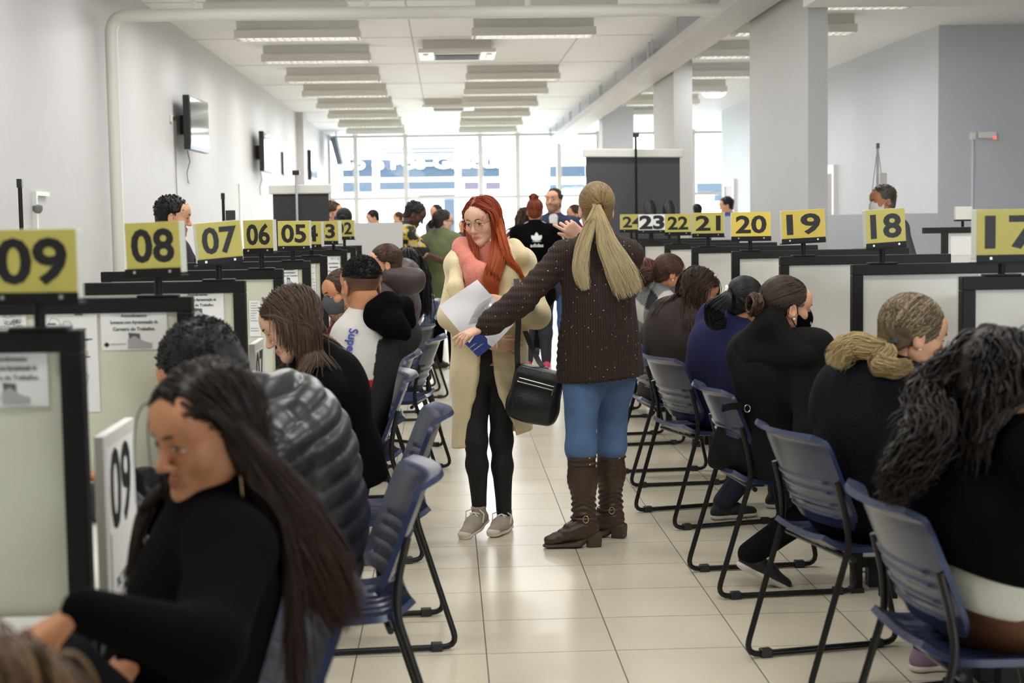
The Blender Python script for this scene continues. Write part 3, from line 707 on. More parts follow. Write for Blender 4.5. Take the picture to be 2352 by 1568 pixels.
def Rm(az, pitch=0, roll=0):
    """columns right, forward, up of a frame looking to azimuth az (deg, 90=+Y), pitched (down negative)"""
    a, p, r = [math.radians(v) for v in (az, pitch, roll)]
    f = np.array([math.cos(a) * math.cos(p), math.sin(a) * math.cos(p), math.sin(p)]); r0 = np.array([math.sin(a), -math.cos(a), 0.]); u = np.cross(r0, f)
    return np.stack([r0 * math.cos(r) + u * -math.sin(r), f, u * math.cos(r) + r0 * math.sin(r)], 1)
def ik(a, b, l1, l2, pole):
    a, b, pole = V3(a), V3(b), V3(pole); d = b - a; L = np.linalg.norm(d)
    if L > (l1 + l2) * .995: b = a + d * ((l1 + l2) * .995 / L); d = b - a; L = np.linalg.norm(d)
    x = (l1 * l1 - l2 * l2 + L * L) / (2 * L); h = math.sqrt(max(l1 * l1 - x * x, 0)); u = d / L; w = pole - u * (pole @ u); w /= max(np.linalg.norm(w), 1e-6)
    return a + u * x + w * h, b
# ---------------------------------------------------------------- head
def head_sd(fem=True, wide=1.0, jaw=1.0):
    s = SD(); w = wide
    s.ell((0, -.012, .034), (.073 * w, .092, .081)); s.ell((0, .022, -.03), (.060 * w, .060, .075), k=.03)
    j = .046 * jaw * w
    for q in (-1, 1):
        s.cap((q * j, .0, -.058), (q * .014, .062, -.097), .017, .015, k=.03)
        s.ell((q * .04 * w, .053, -.026), (.022, .02, .022), k=.025)
        s.cap((q * .008, .08, .021), (q * .045 * w, .062, .02), .009, .008, k=.022)
        s.ell((q * .0755 * w, -.008, -.012), (.009, .019, .031), np.array(Rm(90 + q * -18)), k=.006)
        s.ell((q * .083 * w, -.005, -.008), (.006, .010, .018), k=.005, op=-1)
    s.ell((0, .066, -.099), (.021, .017, .016), k=.025)
    s.ell((0, .066, .045), (.05 * w, .025, .03), k=.04)
    for q in (-1, 1): s.ell((q * .031, .098, -.003), (.017, .017, .011), k=.014, op=-1)
    s.cap((0, .082, .008), (0, .104, -.034), .0065, .0095, k=.014); s.ell((0, .100, -.037), (.010, .011, .009), k=.008)
    for q in (-1, 1):
        s.ell((q * .0115, .092, -.039), (.0075, .009, .0065), k=.006); s.ell((q * .006, .097, -.0475), (.0025, .004, .0022), k=.003, op=-1)
        s.cap((0, .0855, -.0640), (q * .0235, .0745, -.068), .0058, .0033, k=.008); s.cap((0, .0835, -.0740), (q * .019, .0755, -.0715), .0068, .0038, k=.008)
    s.cap((-.022, .083, -.069), (.022, .083, -.069), .0016, k=.003, op=-1)
    for q in (-1, 1):
        s.ell((q * .031, .0745, -.002), (.0145, .0125, .0125), k=.005)
    return s
def lids(gap):
    s = None
def skin_mat(): return mat('skin', (.6, .4, .3), .48, spec=.35, attr=True, noise=.05, nscale=40)
SK = {'fair': lin(232, 186, 160), 'light': lin(220, 166, 134), 'tan': lin(198, 138, 100), 'brown': lin(150, 100, 72), 'dark': lin(84, 56, 42)}
def head_mesh(R, c, sc, skin, fem, lip, res, neck, wide=1.0, beard=None, gaze=0, fade=None, jaw=1.0):
    s = head_sd(fem, wide, jaw); V, F = s.mesh(res, 1)
    sk = np.array(SK[skin]); col = np.tile(sk, (len(V), 1)); x, y, z = V.T
    g = lambda cx, cy, cz, r: np.exp(-(((x - cx) / r[0]) ** 2 + ((y - cy) / r[1]) ** 2 + ((z - cz) / r[2]) ** 2))
    m = np.clip(g(0, .088, -.069, (.021, .02, .0078)) * 1.5, 0, 1)[:, None]; col = col * (1 - m) + np.array(lip) * m
    for q in (-1, 1):
        m = .22 * g(q * .042, .07, -.03, (.02, .03, .02))[:, None]; col = col * (1 - m) + sk * np.array([1.05, .8, .78]) * m
    if beard is not None:
        m = np.clip((-.035 - z) / .02, 0, 1) * (y > .0) * (1 - np.clip(g(0, .092, -.069, (.018, .02, .009)) * 1.5, 0, 1)); m = (m * .6)[:, None]; col = col * (1 - m) + np.array(beard) * m
    if fade is not None:
        m = np.clip((z + .085) / .09, 0, 1) * np.clip((.03 - y) / .03, 0, 1); ear = (np.abs(x) > .073) & (z < .03) & (y > -.04); m = (m * .85 * ~ear)[:, None]; col = col * (1 - m) + np.array(fade) * m
    W_ = c + (V * sc) @ R.T
    return W_, F, col
# ---------------------------------------------------------------- hand
def hand_mesh(wr, fd, pn, side, curl=(.25, .3, .35, .4), spread=1.0, thumb=(.6, .25), sc=1.0, res=.0034, fa=None):
    """wr wrist, fd finger direction, pn back-of-hand normal, side +1: thumb on the fd x pn side"""
    fd = V3(fd); fd /= np.linalg.norm(fd); pn = V3(pn); pn = pn - fd * (pn @ fd); pn /= np.linalg.norm(pn); tx = np.cross(fd, pn) * side
    s = SD(); xs = [.027, .009, -.009, -.026]; Ls = [.068, .076, .071, .056]; ys = [.088, .092, .088, .08]
    st = (0, -.05, 0) if fa is None else tuple(np.stack([tx, fd, pn], 1).T @ V3(fa) * -.05); s.cap(st, (0, .005, 0), .0225, .024, n=(0, 0, 1), q=.78, k=.02)
    for i in range(4): s.cap((xs[i] * .55, .01, 0), (xs[i], ys[i] - .004, -.001), .0145, .0115, k=.014, n=(0, 0, 1), q=.85)
    for i in range(4):
        p = np.array([xs[i], ys[i] - .003, 0.]); a = 0; sp = xs[i] * 4.2 * spread
        for j, fr in enumerate((.45, .31, .24)):
            a += curl[i] * (1, 1.15, .8)[j]; d = np.array([math.sin(sp) * math.cos(a), math.cos(sp) * math.cos(a), -math.sin(a)]); e = p + d * Ls[i] * fr
            r0 = (.0088, .0080, .0074)[j] * (.9 if i == 3 else 1); s.cap(p, e, r0, r0 * .92, k=.0035); p = e
    t0 = np.array([.02, .022, -.006]); a = thumb[0]; d1 = np.array([math.sin(a), math.cos(a), -thumb[1]]); t1 = t0 + d1 * .042; d2 = np.array([math.sin(a * .6), math.cos(a * .6), -thumb[1] * 1.4]); t2 = t1 + d2 * .032; t3 = t2 + d2 * .02
    s.cap(t0, t1, .0145, .0105, k=.012); s.cap(t1, t2, .0102, .009, k=.004); s.cap(t2, t3, .0088, .0075, k=.004)
    V, F = s.mesh(res, 1); R = np.stack([tx, fd, pn], 1)
    if np.linalg.det(R) < 0: F = F[:, ::-1]
    return V3(wr) + (V * sc) @ R.T, F
def merge(parts):
    V = []; F = []; C = []; n = 0
    for p in parts:
        V.append(p[0]); F.append(p[1] + n); n += len(p[0]); C.append(p[2] if len(p) > 2 else np.zeros_like(p[0]))
    return np.concatenate(V), np.concatenate(F), np.concatenate(C)
def ribbons(S, r0, c0, c1, rs, taper=(.6, 1, 1, .9, .25), n=5, tipmix=0, tipcol=None, streak=1.0):
    """S: (N,M,3) strand paths -> tubes with a colour of their own"""
    r0 = r0 * HM[1]; N, M, _ = S.shape; T = np.gradient(S, axis=1); T /= np.maximum(np.linalg.norm(T, axis=2, keepdims=True), 1e-9)
    ref = np.where(np.abs(T[..., 2:3]) > .9, np.array([1., 0, 0]), np.array([0., 0, 1])); U = np.cross(T, ref); U /= np.maximum(np.linalg.norm(U, axis=2, keepdims=True), 1e-9); Wn = np.cross(T, U)
    prof = np.interp(np.linspace(0, 1, M), np.linspace(0, 1, len(taper)), taper); rad = (r0 * rs.uniform(.7, 1.35, (N, 1)) * prof)[..., None]
    ang = np.arange(n) * 2 * np.pi / n; V = (S[:, :, None, :] + (U[:, :, None, :] * np.cos(ang)[:, None] + Wn[:, :, None, :] * np.sin(ang)[:, None]) * rad[:, :, None, :]).reshape(-1, 3)
    b = (np.arange(N) * M * n)[:, None, None] + (np.arange(M - 1) * n)[None, :, None]; k = np.arange(n)[None, None, :]; k2 = (k + 1) % n
    F = np.stack([b + k, b + k2, b + n + k2, b + n + k], 3).reshape(-1, 4)
    mix = rs.uniform(0, 1, (N, 1, 1)) ** streak; col = np.array(c0) * (1 - mix) + np.array(c1) * mix; col = np.repeat(col, M, 1)
    if tipcol is not None:
        t = (np.linspace(0, 1, M) ** 1.2 * tipmix)[None, :, None]; col = col * (1 - t) + np.array(tipcol) * t
    C = np.repeat(col.reshape(N, M, 1, 3), n, 2).reshape(-1, 3)
    return V, F, C
def hair_mat(): return mat('hair', (.1, .06, .04), .42, spec=.3, attr=True)
def hair_cap(fem=True, vol=0.0, plane=.015, res=.005, ears=True):
    s = SD(); s.ell((0, -.016, .036), (.079 + vol, .098 + vol, .087 + vol)); s.ell((0, -.03, -.03), (.066 + vol * .8, .07 + vol, .07), k=.03)
    s.cut((0, plane / .72, 0), (0, .72, -.70), .02)
    for q in (-1, 1): s.ell((q * .085, .006, -.02), (.03, .026, .034), k=.02, op=-1) if ears else None
    return s
def scalp_roots(n, rs, plane=.012, zmin=-.06, vol=0):
    out = []
    while len(out) < n:
        d = rs.normal(size=3); d /= np.linalg.norm(d); p = np.array([0, -.016, .036]) + d * np.array([.079 + vol, .098 + vol, .087 + vol])
        if .72 * p[1] - .70 * p[2] < plane and p[2] > zmin: out.append(p)
    return np.array(out)
def strands_long(B, rs, n=260, length=.35, part=.01, back=.5, m=22, grav=.16, spread=0.0, coll=None, vol=0, wave=0, front=True, zmin=-.05, tuck=(), cheek=True, drop=0):
    """simulated fall: roots on the scalp comb away from the parting, then drop over neck and shoulders"""
    n = int(n * HM[0]); R, c, sc = B['R'], B['hc'], B['sc']; L = scalp_roots(n, rs, zmin=zmin, vol=vol)
    if drop: L = L[~((L[:, 0] * drop > 0) & (L[:, 1] > -.01))]; n = len(L)
    sg = np.sign(L[:, :1] - part); nrm = (L - np.array([0, -.016, .036])) / np.array([.079, .098, .087]) ** 2; nrm /= np.linalg.norm(nrm, axis=1, keepdims=True)
    d = np.concatenate([sg * 1.0, np.full((n, 1), -back), np.full((n, 1), -.25)], 1); d = d - nrm * (d * nrm).sum(1, keepdims=True); d /= np.linalg.norm(d, axis=1, keepdims=True)
    Pn = c + (L * sc) @ R.T; Dn = d @ R.T; hs = SD(); hs.ell(c + R @ (np.array([0, -.014, .03]) * sc), np.array([.078 + vol, .097 + vol, .086 + vol]) * sc, R); hs.ell(c + R @ (np.array([0, .02, -.035]) * sc), np.array([.064, .066, .075]) * sc, R)
    hs.ell(c + R @ (np.array([0, .085, -.03]) * sc), np.array([.056, .06, .11]) * sc, R); [hs.ell(c + R @ (np.array([q * .074, .06, -.03]) * sc), np.array([.026, .05, .075]) * sc, R) for q in ((-1, 1) if cheek else ())]; prims = SD(); prims.p = list(hs.p) + (list(coll.p) if coll else [])
    ln = length * rs.uniform(.82, 1.05, (n, 1)); st = ln / (m - 1); out = [Pn.copy()]; ph = rs.uniform(0, 6.28, (n, 1)); mg = .003 + rs.uniform(0, .014, n); cn = rs.normal(size=(n, 3)) * .035; tk = np.isin(sg[:, 0], tuck); done = np.zeros(n, bool)
    tp = c + (np.stack([sg[:, 0] * (.080 + rs.uniform(0, .012, n)), -.05 + rs.normal(size=n) * .014, -.055 + rs.normal(size=n) * .016], 1) * sc) @ R.T
    for i in range(1, m):
        g = grav * min(1, .35 + i / 6.) if grav < .4 else grav; Dn = Dn * (1 - g) + np.array([0, 0, -1.]) * g + cn * (.5 if i > 4 else 1)
        if wave: Dn = Dn + wave * np.stack([np.sin(ph[:, 0] + i * .9), np.cos(ph[:, 0] * 1.3 + i * .8), np.zeros(n)], 1)
        if tk.any():
            to = tp - Pn; dist = np.linalg.norm(to, axis=1); done |= dist < .03; act = tk & ~done & (i < m * .55)
            Dn = np.where(act[:, None], to / np.maximum(dist, 1e-6)[:, None] + Dn * .15, Dn)
        Dn /= np.linalg.norm(Dn, axis=1, keepdims=True); Q = Pn + Dn * st
        for _ in range(2):
            dd = prims.at(Q); e = 1e-3; gr = np.stack([prims.at(Q + np.eye(3)[a] * e) - dd for a in range(3)], 1) / e
            gr /= np.maximum(np.linalg.norm(gr, axis=1, keepdims=True), 1e-6); Q = Q + gr * np.clip(mg - dd, 0, .03)[:, None]
        Dn = (Q - Pn); Dn /= np.maximum(np.linalg.norm(Dn, axis=1, keepdims=True), 1e-6); Pn = Q; out.append(Pn.copy())
    return np.stack(out, 1)
def strands_to(B, rs, tie, n=220, m=10, vol=.002, lift=.006, zmin=-.085, plane=.012):
    """combed hair gathered to a point (local) on the skull"""
    n = int(n * HM[0]); R, c, sc = B['R'], B['hc'], B['sc']; L = scalp_roots(n, rs, zmin=zmin, vol=vol, plane=plane); tie = np.array(tie); out = []
    cen = np.array([0, -.016, .036]); rad = np.array([.079 + vol, .098 + vol, .087 + vol])
    for t in np.linspace(0, 1, m):
        p = L * (1 - t) + tie * t; u = (p - cen) / rad; k = np.linalg.norm(u, axis=1, keepdims=True); q = cen + (p - cen) / np.maximum(k, 1e-3) * 1.0
        w = np.clip((t - .75) * 4, 0, 1); out.append(q * (1 - w) + (tie + rs.normal(size=p.shape) * .006) * w + (q - cen) / .09 * lift * math.sin(math.pi * t) * .3)
    return c + (np.stack(out, 1) * sc) @ R.T
def bundle(path, r, n, rs, m=20, end=1.0, ends_spread=.3, wave=.004, flat=None):
    """a tail of strands following a guide path; r list of radii along it"""
    n = int(n * HM[0]); path = np.array([tuple(p) for p in path]); t = np.linspace(0, 1, m); tt = np.linspace(0, 1, len(path)); G_ = np.stack([np.interp(t, tt, path[:, i]) for i in range(3)], 1)
    for _ in range(3): G_[1:-1] = (G_[:-2] + G_[1:-1] * 2 + G_[2:]) / 4
    T = np.gradient(G_, axis=0); T /= np.linalg.norm(T, axis=1, keepdims=True); ref = np.array([0.15, 1., .1]); U = np.cross(T, ref); U /= np.linalg.norm(U, axis=1, keepdims=True); Wn = np.cross(U, T)
    rr = np.interp(t, np.linspace(0, 1, len(r)), r); a = rs.uniform(0, 6.28, n); q = np.sqrt(rs.uniform(0.05, 1, n)); out = []
    fx_ = 1 if flat is None else flat
    for i in range(n):
        w = 1 + ends_spread * (t ** 2) * rs.uniform(-1, 1); ph = rs.uniform(0, 6.28); sw = wave * np.sin(t * 11 + ph) * t
        s_ = G_ + U * ((math.cos(a[i]) * q[i] * rr * w) + sw)[:, None] + Wn * (math.sin(a[i]) * q[i] * rr * fx_)[:, None]
        L = rs.uniform(.82, 1.0) * end; s_ = np.stack([np.interp(np.linspace(0, L, m), t, s_[:, j]) for j in range(3)], 1); out.append(s_)
    return np.array(out)
# ---------------------------------------------------------------- person
def smooth_path(pts, n=16):
    pts = np.array([tuple(p) for p in pts], float); t = np.linspace(0, 1, len(pts)); u = np.linspace(0, 1, n); out = np.stack([np.interp(u, t, pts[:, i]) for i in range(3)], 1)
    for _ in range(2): out[1:-1] = (out[:-2] + 2 * out[1:-1] + out[2:]) / 4
    return out
def knee_shift(hip, a, b):
    # keeps knees between the two desk partitions beside the chair
    zs = sorted((ZL if hip[0] < 0 else ZR).values()); hi = min([z for z in zs if z > hip[1] - .02] or [99]); lo = max([z for z in zs if z < hip[1] - .02] or [-99]); top, bot = max(a[1], b[1]) + .12, min(a[1], b[1]) - .12
    return np.array([0, -(top - hi) if top > hi else (lo - bot if bot < lo else 0), 0])
class Person:
    def __init__(s, label, root, face, head, look, pose='sit', H=1.63, w=1.0, hipz=None, hip=None, hunch=0.03, twist=0, skin='light', fem=True, group=None, res=.010, hres=.004, lip=None, neckb=None):
        s.lw = 1.0; s.bust = True; s.label = label; s.root = Vector((root[0], root[1], 0)); s.face = face; a = math.radians(face); s.f = np.array([math.cos(a), math.sin(a), 0]); s.r = np.array([math.sin(a), -math.cos(a), 0]); s.u = np.array([0, 0, 1.])
        s.H = H; s.k = H / 1.65; s.w = w; s.pose = pose; s.res = res; s.hres = hres; s.skin = skin; s.fem = fem; k = s.k; s.rs = np.random.RandomState(abs(hash(label)) % 10000 if False else sum(map(ord, label)) % 9973)
        s.hc = V3(head); s.R = Rm(*look); s.sc = k * (.98 if fem else 1.03); s.B = dict(R=s.R, hc=s.hc, sc=s.sc); HM[:] = [5.0, .38] if hres < .005 else ([1.6, .7] if hres < .0056 else [1.0, .8])
        s.lip = lip or tuple(np.array(SK[skin]) * np.array([.78, .5, .5]))
        rt = np.array([root[0], root[1], 0.]); s.rt = rt
        s.hip = V3(hip) if hip is not None else rt + s.u * (hipz if hipz else (.54 if pose == 'sit' else .875 * k))
        hb = s.hc + s.R @ np.array([0, -.03, -.085]) * s.sc
        tu = hb - s.hip; tu /= np.linalg.norm(tu); s.N = hb - tu * .075 * k if neckb is None else V3(neckb)
        s.tu = s.N - s.hip; s.L = np.linalg.norm(s.tu); s.tu /= s.L
        tr = s.r - s.tu * (s.r @ s.tu); tr /= np.linalg.norm(tr); tf = np.cross(s.tu, tr); s.tr, s.tf = tr, tf
        s.waist = s.hip + s.tu * s.L * .38 - tf * hunch * .8; s.chest = s.hip + s.tu * s.L * .70 - tf * hunch * 1.0
        ct, st = math.cos(math.radians(twist)), math.sin(math.radians(twist)); s.cr = tr * ct + tf * st; s.cf = tf * ct - tr * st
        sw = (.158 if fem else .178) * k * (.85 + .15 * w); sb = s.N - s.tu * .055 * k - s.cf * hunch * .3
        s.SR, s.SL = sb + s.cr * sw, sb - s.cr * sw; s.l1, s.l2 = .285 * k, .25 * k
        hw = .092 * k; s.HR, s.HL = s.hip + s.r * hw, s.hip - s.r * hw
        if pose == 'sit':
            s.KR = s.HR + s.f * .42 * k + s.r * .03 - s.u * .02; s.KL = s.HL + s.f * .42 * k - s.r * .03 - s.u * .02
            s.ks = knee_shift(s.hip, s.KR, s.KL); s.KR = s.KR + s.ks; s.KL = s.KL + s.ks
            s.AR = np.array([*(s.KR + s.f * .02)[:2], .085]); s.AL = np.array([*(s.KL + s.f * .0)[:2], .085])
        else:
            s.AR = rt + s.r * .09 + s.u * .085; s.AL = rt - s.r * .09 + s.u * .085
            s.KR = (s.HR + s.AR) / 2 + s.f * .02 + s.u * .02; s.KL = (s.HL + s.AL) / 2 + s.f * .02 + s.u * .02
        s.arm('R', s.hip + s.f * .36 + s.r * .08 + s.u * .26 if pose == 'sit' else s.SR - s.u * .5 + s.r * .05 + s.f * .06); s.arm('L', s.hip + s.f * .36 - s.r * .08 + s.u * .26 if pose == 'sit' else s.SL - s.u * .5 - s.r * .05 + s.f * .06)
        s.hands = {}; s.footdir = {'R': s.f, 'L': s.f}
        s.o = empty('person', s.root, 0, label, 'person', group)
    def loc(s, x, y, z): return s.rt + s.r * x + s.f * y + s.u * z
    def arm(s, side, wrist, pole=None, elbow=None):
        S_ = s.SR if side == 'R' else s.SL; sg = 1 if side == 'R' else -1
        if elbow is not None: E, Wp = V3(elbow), V3(wrist)
        else: E, Wp = ik(S_, wrist, s.l1, s.l2, s.r * sg * .6 - s.u * .8 - s.f * .5 if pole is None else pole)
        setattr(s, 'E' + side, E); setattr(s, 'W' + side, Wp)
    def sdlimb(s, A, Bm, ra, rb, sd, k=.02): sd.cap(A, Bm, ra, rb, k)
    def torso_sd(s, t=0.0, hem=.0, bust=True, sd=None, kk=.05, neck=True):
        sd = sd or SD(); k, w = s.k, s.w; P0 = s.hip - s.tu * hem if s.pose != 'sit' else s.hip + s.tu * .05
        sd.cap(P0, s.waist, (.158 * w) * k + t, (.132 * w) * k + t, kk, s.cf * .4 + s.tf * .6, .74); sd.cap(s.waist, s.chest, (.132 * w) * k + t, (.148 * (1 + .6 * (w - 1))) * k + t, kk, s.cf, .72)
        sb = s.N - s.tu * .06 * k
        sd.cap(s.chest, sb, .145 * k * (1 + .5 * (w - 1)) + t, .085 * k + t, kk, s.cf, .66)
        sd.cap(s.SR, s.N - s.tu * .02, .052 * k + t, .05 * k + t, .04); sd.cap(s.SL, s.N - s.tu * .02, .052 * k + t, .05 * k + t, .04)
        if s.fem and bust:
            for q in (-1, 1): sd.ell(s.chest + s.cr * q * .065 * k + s.cf * (.085 + t * .7) * k - s.tu * .02, (.062 * k + t * .5,) * 3, k=.05)
        if neck: sd.cap(s.N - s.tu * .03, s.N + s.tu * .02, .06 * k + t * .6, .056 * k + t * .5, .03)
        return sd
    def arms_sd(s, sd, t=0.0, cuff=None, sides='LR', end=1.0, kk=.035):
        k = s.k; c = (.030 * k + t) if cuff is None else cuff
        for q in sides:
            S_, E, Wp = (getattr(s, n + q) for n in 'SEW'); We = E + (Wp - E) * end
            sd.cap(S_, E, .050 * k * (.8 + .2 * s.w) + t, .041 * k * (.8 + .2 * s.w) + t, kk); sd.cap(E, We, .042 * k + t, c, .025)
        return sd
    def legs_sd(s, sd, t=0.0, end=1.0, ankle=None, kk=.03, sides='LR'):
        k = s.k * s.lw; w = s.w
        for q in sides:
            Hh, K, A = (getattr(s, n + q) for n in 'HKA'); Ae = K + (A - K) * end
            sd.cap(Hh, K, .083 * k * w + t, .058 * k * (.7 + .3 * w) + t, kk)
            m = K + (Ae - K) * .35; sd.cap(K, m, .056 * k + t, .054 * k * (.7 + .3 * w) + t, kk); sd.cap(m, Ae, .054 * k * (.7 + .3 * w) + t, (.038 * k + t) if ankle is None else ankle, kk)
        return sd
    def garment(s, name, sd, m, res=None, disp=None, col=None, amp=.004, scale=22, seed=1, label=None, smooth=1):
        V, F = sd.mesh(res or s.res, smooth); n = normals(V, F); d = np.zeros(len(V))
        if amp: d += amp * waves(seed + len(name), scale)(V)
        if disp is not None: d += disp(V)
        V = V + n * d[:, None]; c = col(V) if callable(col) else None
        o = np_mesh(name, V, F, m, s.o, c, s.root)
        if label: o['label'] = label
        return o
    def top(s, name, m, t=.018, hem=.06, cuff=None, amp=.005, scale=20, extra=None, disp=None, col=None, res=None, sleeves=True, end=1.0, label=None, bust=True, hemcut=None, kk=.05, seatcut=.462):
        s.bust = bust; sd = s.torso_sd(t, hem, bust, kk=kk)
        if sleeves: s.arms_sd(sd, t * .9, cuff, end=end)
        if s.pose == 'sit': sd.cap(s.HR, s.HR + s.f * .08, .09 * s.k * s.w + t, .08 * s.k + t, .05); sd.cap(s.HL, s.HL + s.f * .08, .09 * s.k * s.w + t, .08 * s.k + t, .05)
        if extra: extra(sd, s)
        if s.pose == 'sit' and seatcut: sd.cut((0, 0, seatcut), (0, 0, -1), .03)
        if hemcut is not None: sd.cut(hemcut[0], hemcut[1], .01)
        for q in 'LR':      # clean cuff
            E, Wp = getattr(s, 'E' + q), getattr(s, 'W' + q)
        return s.garment(name, sd, m, res, disp, col, amp, scale, label=label)
    def pants(s, m, t=.008, end=1.0, ankle=None, amp=.004, scale=26, name='trousers', extra=None, res=None, col=None, cutz=None):
        sd = SD(); sit = s.pose == 'sit'; sd.cap(s.hip + s.u * (.04 if sit else 0), s.hip + (s.waist - s.hip) * .55, (.125 if sit else .158) * s.k * s.w + t, .14 * s.k * s.w + t, .05, s.tf, .76); sd.cap(s.HR, s.HL, .085 * s.k * s.w + t, None, .05); s.legs_sd(sd, t, end, ankle)
        if s.pose != 'sit': sd.cap(s.HR - s.f * .03, s.HL - s.f * .03, .082 * s.k * s.w + t, None, .05)
        if extra: extra(sd, s)
        return s.garment(name, sd, m, res, None, col, amp, scale)
    def shoe(s, q, m, msole, L=.25, name='shoe', lift=0, pitch=0):
        A = getattr(s, 'A' + q); d = s.footdir[q]; d = V3(d) / np.linalg.norm(d); sd_ = np.cross(d, s.u); k = s.k
        R = Matrix((Vector(sd_), Vector(d), Vector((0, 0, 1)))).transposed(); Rx = Matrix.Rotation(pitch, 3, 'X'); R = np.array(R @ Rx); b = np.array([A[0], A[1], lift])
        T = lambda x, y, z: b + R @ np.array([x, y, z]) * k
        u = SD(); u.cap(T(0, -.035, .035), T(0, .06, .042), .034 * k, .04 * k, .02); u.cap(T(0, .06, .04), T(.004, .15, .028), .04 * k, .034 * k, .03, R[:, 2], .75); u.cap(T(0, -.015, .05), T(0, -.01, .105), .036 * k, .037 * k, .02)
        u.cut(T(0, 0, .022), -R[:, 2], .004); u.cut(T(0, 0, .108), R[:, 2], .006)
        V, F = u.mesh(.005, 1); o = np_mesh(name, V, F, m, s.o, None, s.root)
        v = SD(); v.cap(T(0, -.035, .014), T(0, .055, .014), .037 * k, .037 * k, .03, R[:, 2], .42); v.cap(T(0, .055, .014), T(.004, .152, .014), .041 * k, .036 * k, .02, R[:, 2], .40)
        V, F = v.mesh(.005, 1); np_mesh('sole', V, F, msole, o, None, s.root); return o, T
    def hand(s, q, fd, pn, **kw):
        s.hands[q] = (fd, pn, kw)
    def finish(s, wide=1.0, beard=None, fade=None, hands='LR', eyes=True, brow=(.03, .02, .015), forearm=True, jaw=1.0, chestskin=False, irid=(.05, .03, .02), lid=.35):
        parts = []; W_, F, C = head_mesh(s.R, s.hc, s.sc, s.skin, s.fem, s.lip, s.hres, None, wide, beard, 0, fade, jaw); parts.append((W_, F, C)); sk = np.array(SK[s.skin])
        t = SD(); k = s.k; a = s.hc + s.R @ (np.array([0, -.022, -.05]) * s.sc); nr = (.049 if s.fem else .058) * k
        t.cap(a, s.N, nr, nr * 1.08, .02); t.cap(s.N, s.N - s.tu * .08, nr * 1.05, .075 * k, .05, s.cf, .8)
        s2 = s.torso_sd(-.012, 0, s.bust, t, neck=False)
        if forearm: s.arms_sd(s2, -.004, .026 * k)
        s.legs_sd(s2, -.008)
        V, F = s2.mesh(.011, 2); parts.append((V, F, np.tile(sk, (len(V), 1))))
        for q in hands:
            E, Wp = getattr(s, 'E' + q), getattr(s, 'W' + q); fd, pn, kw = s.hands.get(q, (Wp - E + s.f * .05, s.u, {})); sd_ = 1 if q == 'L' else -1
            hv, hf = hand_mesh(Wp, fd, pn, sd_, sc=k * (.97 if s.fem else 1.08), fa=(Wp - E) / np.linalg.norm(Wp - E), res=max(.0036, s.hres * .95), **kw); parts.append((hv, hf, np.tile(sk, (len(hv), 1))))
        V, F, C = merge(parts); b = np_mesh('body', V, F, skin_mat(), s.o, C, s.root)
        if eyes:
            mw = mat('eye_white', (.75, .72, .7), .2); mi = mat('iris_brown', irid, .15); T = lambda p: s.hc + s.R @ (np.array(p) * s.sc) - V3(s.root)
            for q in (-1, 1):
                e = SD(); e.cap((q * .019, .0835, -.0035), (q * .043, .0795, -.0035), .0042, .0036, .003, (0, 1, 0), .8)
                V, F = e.mesh(.0016, 0); V = V3(s.root) + np.array([T(p) for p in V]); o = np_mesh('eye', V, F, mw, s.o, None, s.root)
                e = SD(); e.ell((q * .031, .0855, -.0035), (.0052, .0022, .0046)); V, F = e.mesh(.0014, 0); V = V3(s.root) + np.array([T(p) for p in V]); np_mesh('iris', V, F, mi, o, None, s.root)
                e = MB(); e.tube([T((q * x, y, z)) for x, y, z in ((.0175, .0835, -.003), (.024, .0875, .0015), (.033, .0875, .0028), (.041, .083, .001), (.0465, .077, -.003))], [.0008, .0016, .002, .0018, .0008], 6); e.build('eyelashes', mat('lash', (.012, .009, .008), .6), o, smooth=True)
                e = MB(); e.tube([T((q * x, y, z)) for x, y, z in ((.010, .0965, .0185), (.021, .0955, .0225), (.034, .0895, .0245), (.05, .0745, .0195))], [.0026, .0038, .0034, .001], 6); e.build('eyebrow', mat('brow_%d' % int(brow[0] * 1000), brow, .7), s.o, smooth=True)
        return s
    def hair(s, parts, name='hair', lab=None):
        V, F, C = merge(parts); o = np_mesh(name, V, F, hair_mat(), s.o, C, s.root)
        if lab: o['label'] = lab
        return o
    def cap_part(s, c0, vol=0., plane=.015, ears=True, res=None, c1=None, noise=.003):
        V, F = hair_cap(s.fem, vol, plane, ears=ears).mesh(res or max(.004, s.hres * 1.2), 2); n = normals(V, F); V = V + n * (noise * waves(3, 130)(V))[:, None]
        z = waves(8, 90, squash=(1, .25, 1))(V)[:, None] * .5 + .5; col = np.array(c0) * (1 - z) + np.array(c1 if c1 is not None else c0) * z
        return (s.hc + (V * s.sc) @ s.R.T, F, col)
    def T(s, *p): return s.hc + s.R @ (np.array(p) * s.sc)
    def coll(s, t=.03):
        c = SD(); c.cap(s.waist, s.chest, .135 * s.k * s.w + t, .148 * s.k + t, .02, s.cf, .74); c.cap(s.chest, s.N, .14 * s.k + t, .07 * s.k + t, .02, s.cf, .7); c.cap(s.hip, s.waist, .15 * s.k * s.w + t, .135 * s.k * s.w + t, .02, s.tf, .76)
        c.cap(s.SR, s.N, .052 * s.k + t, .05 + t); c.cap(s.SL, s.N, .052 * s.k + t, .05 + t); c.cap(s.SR, s.ER, .05 * s.k + t); c.cap(s.SL, s.EL, .05 * s.k + t); c.cap(s.T(0, -.02, -.06), s.N, .05 * s.k); return c
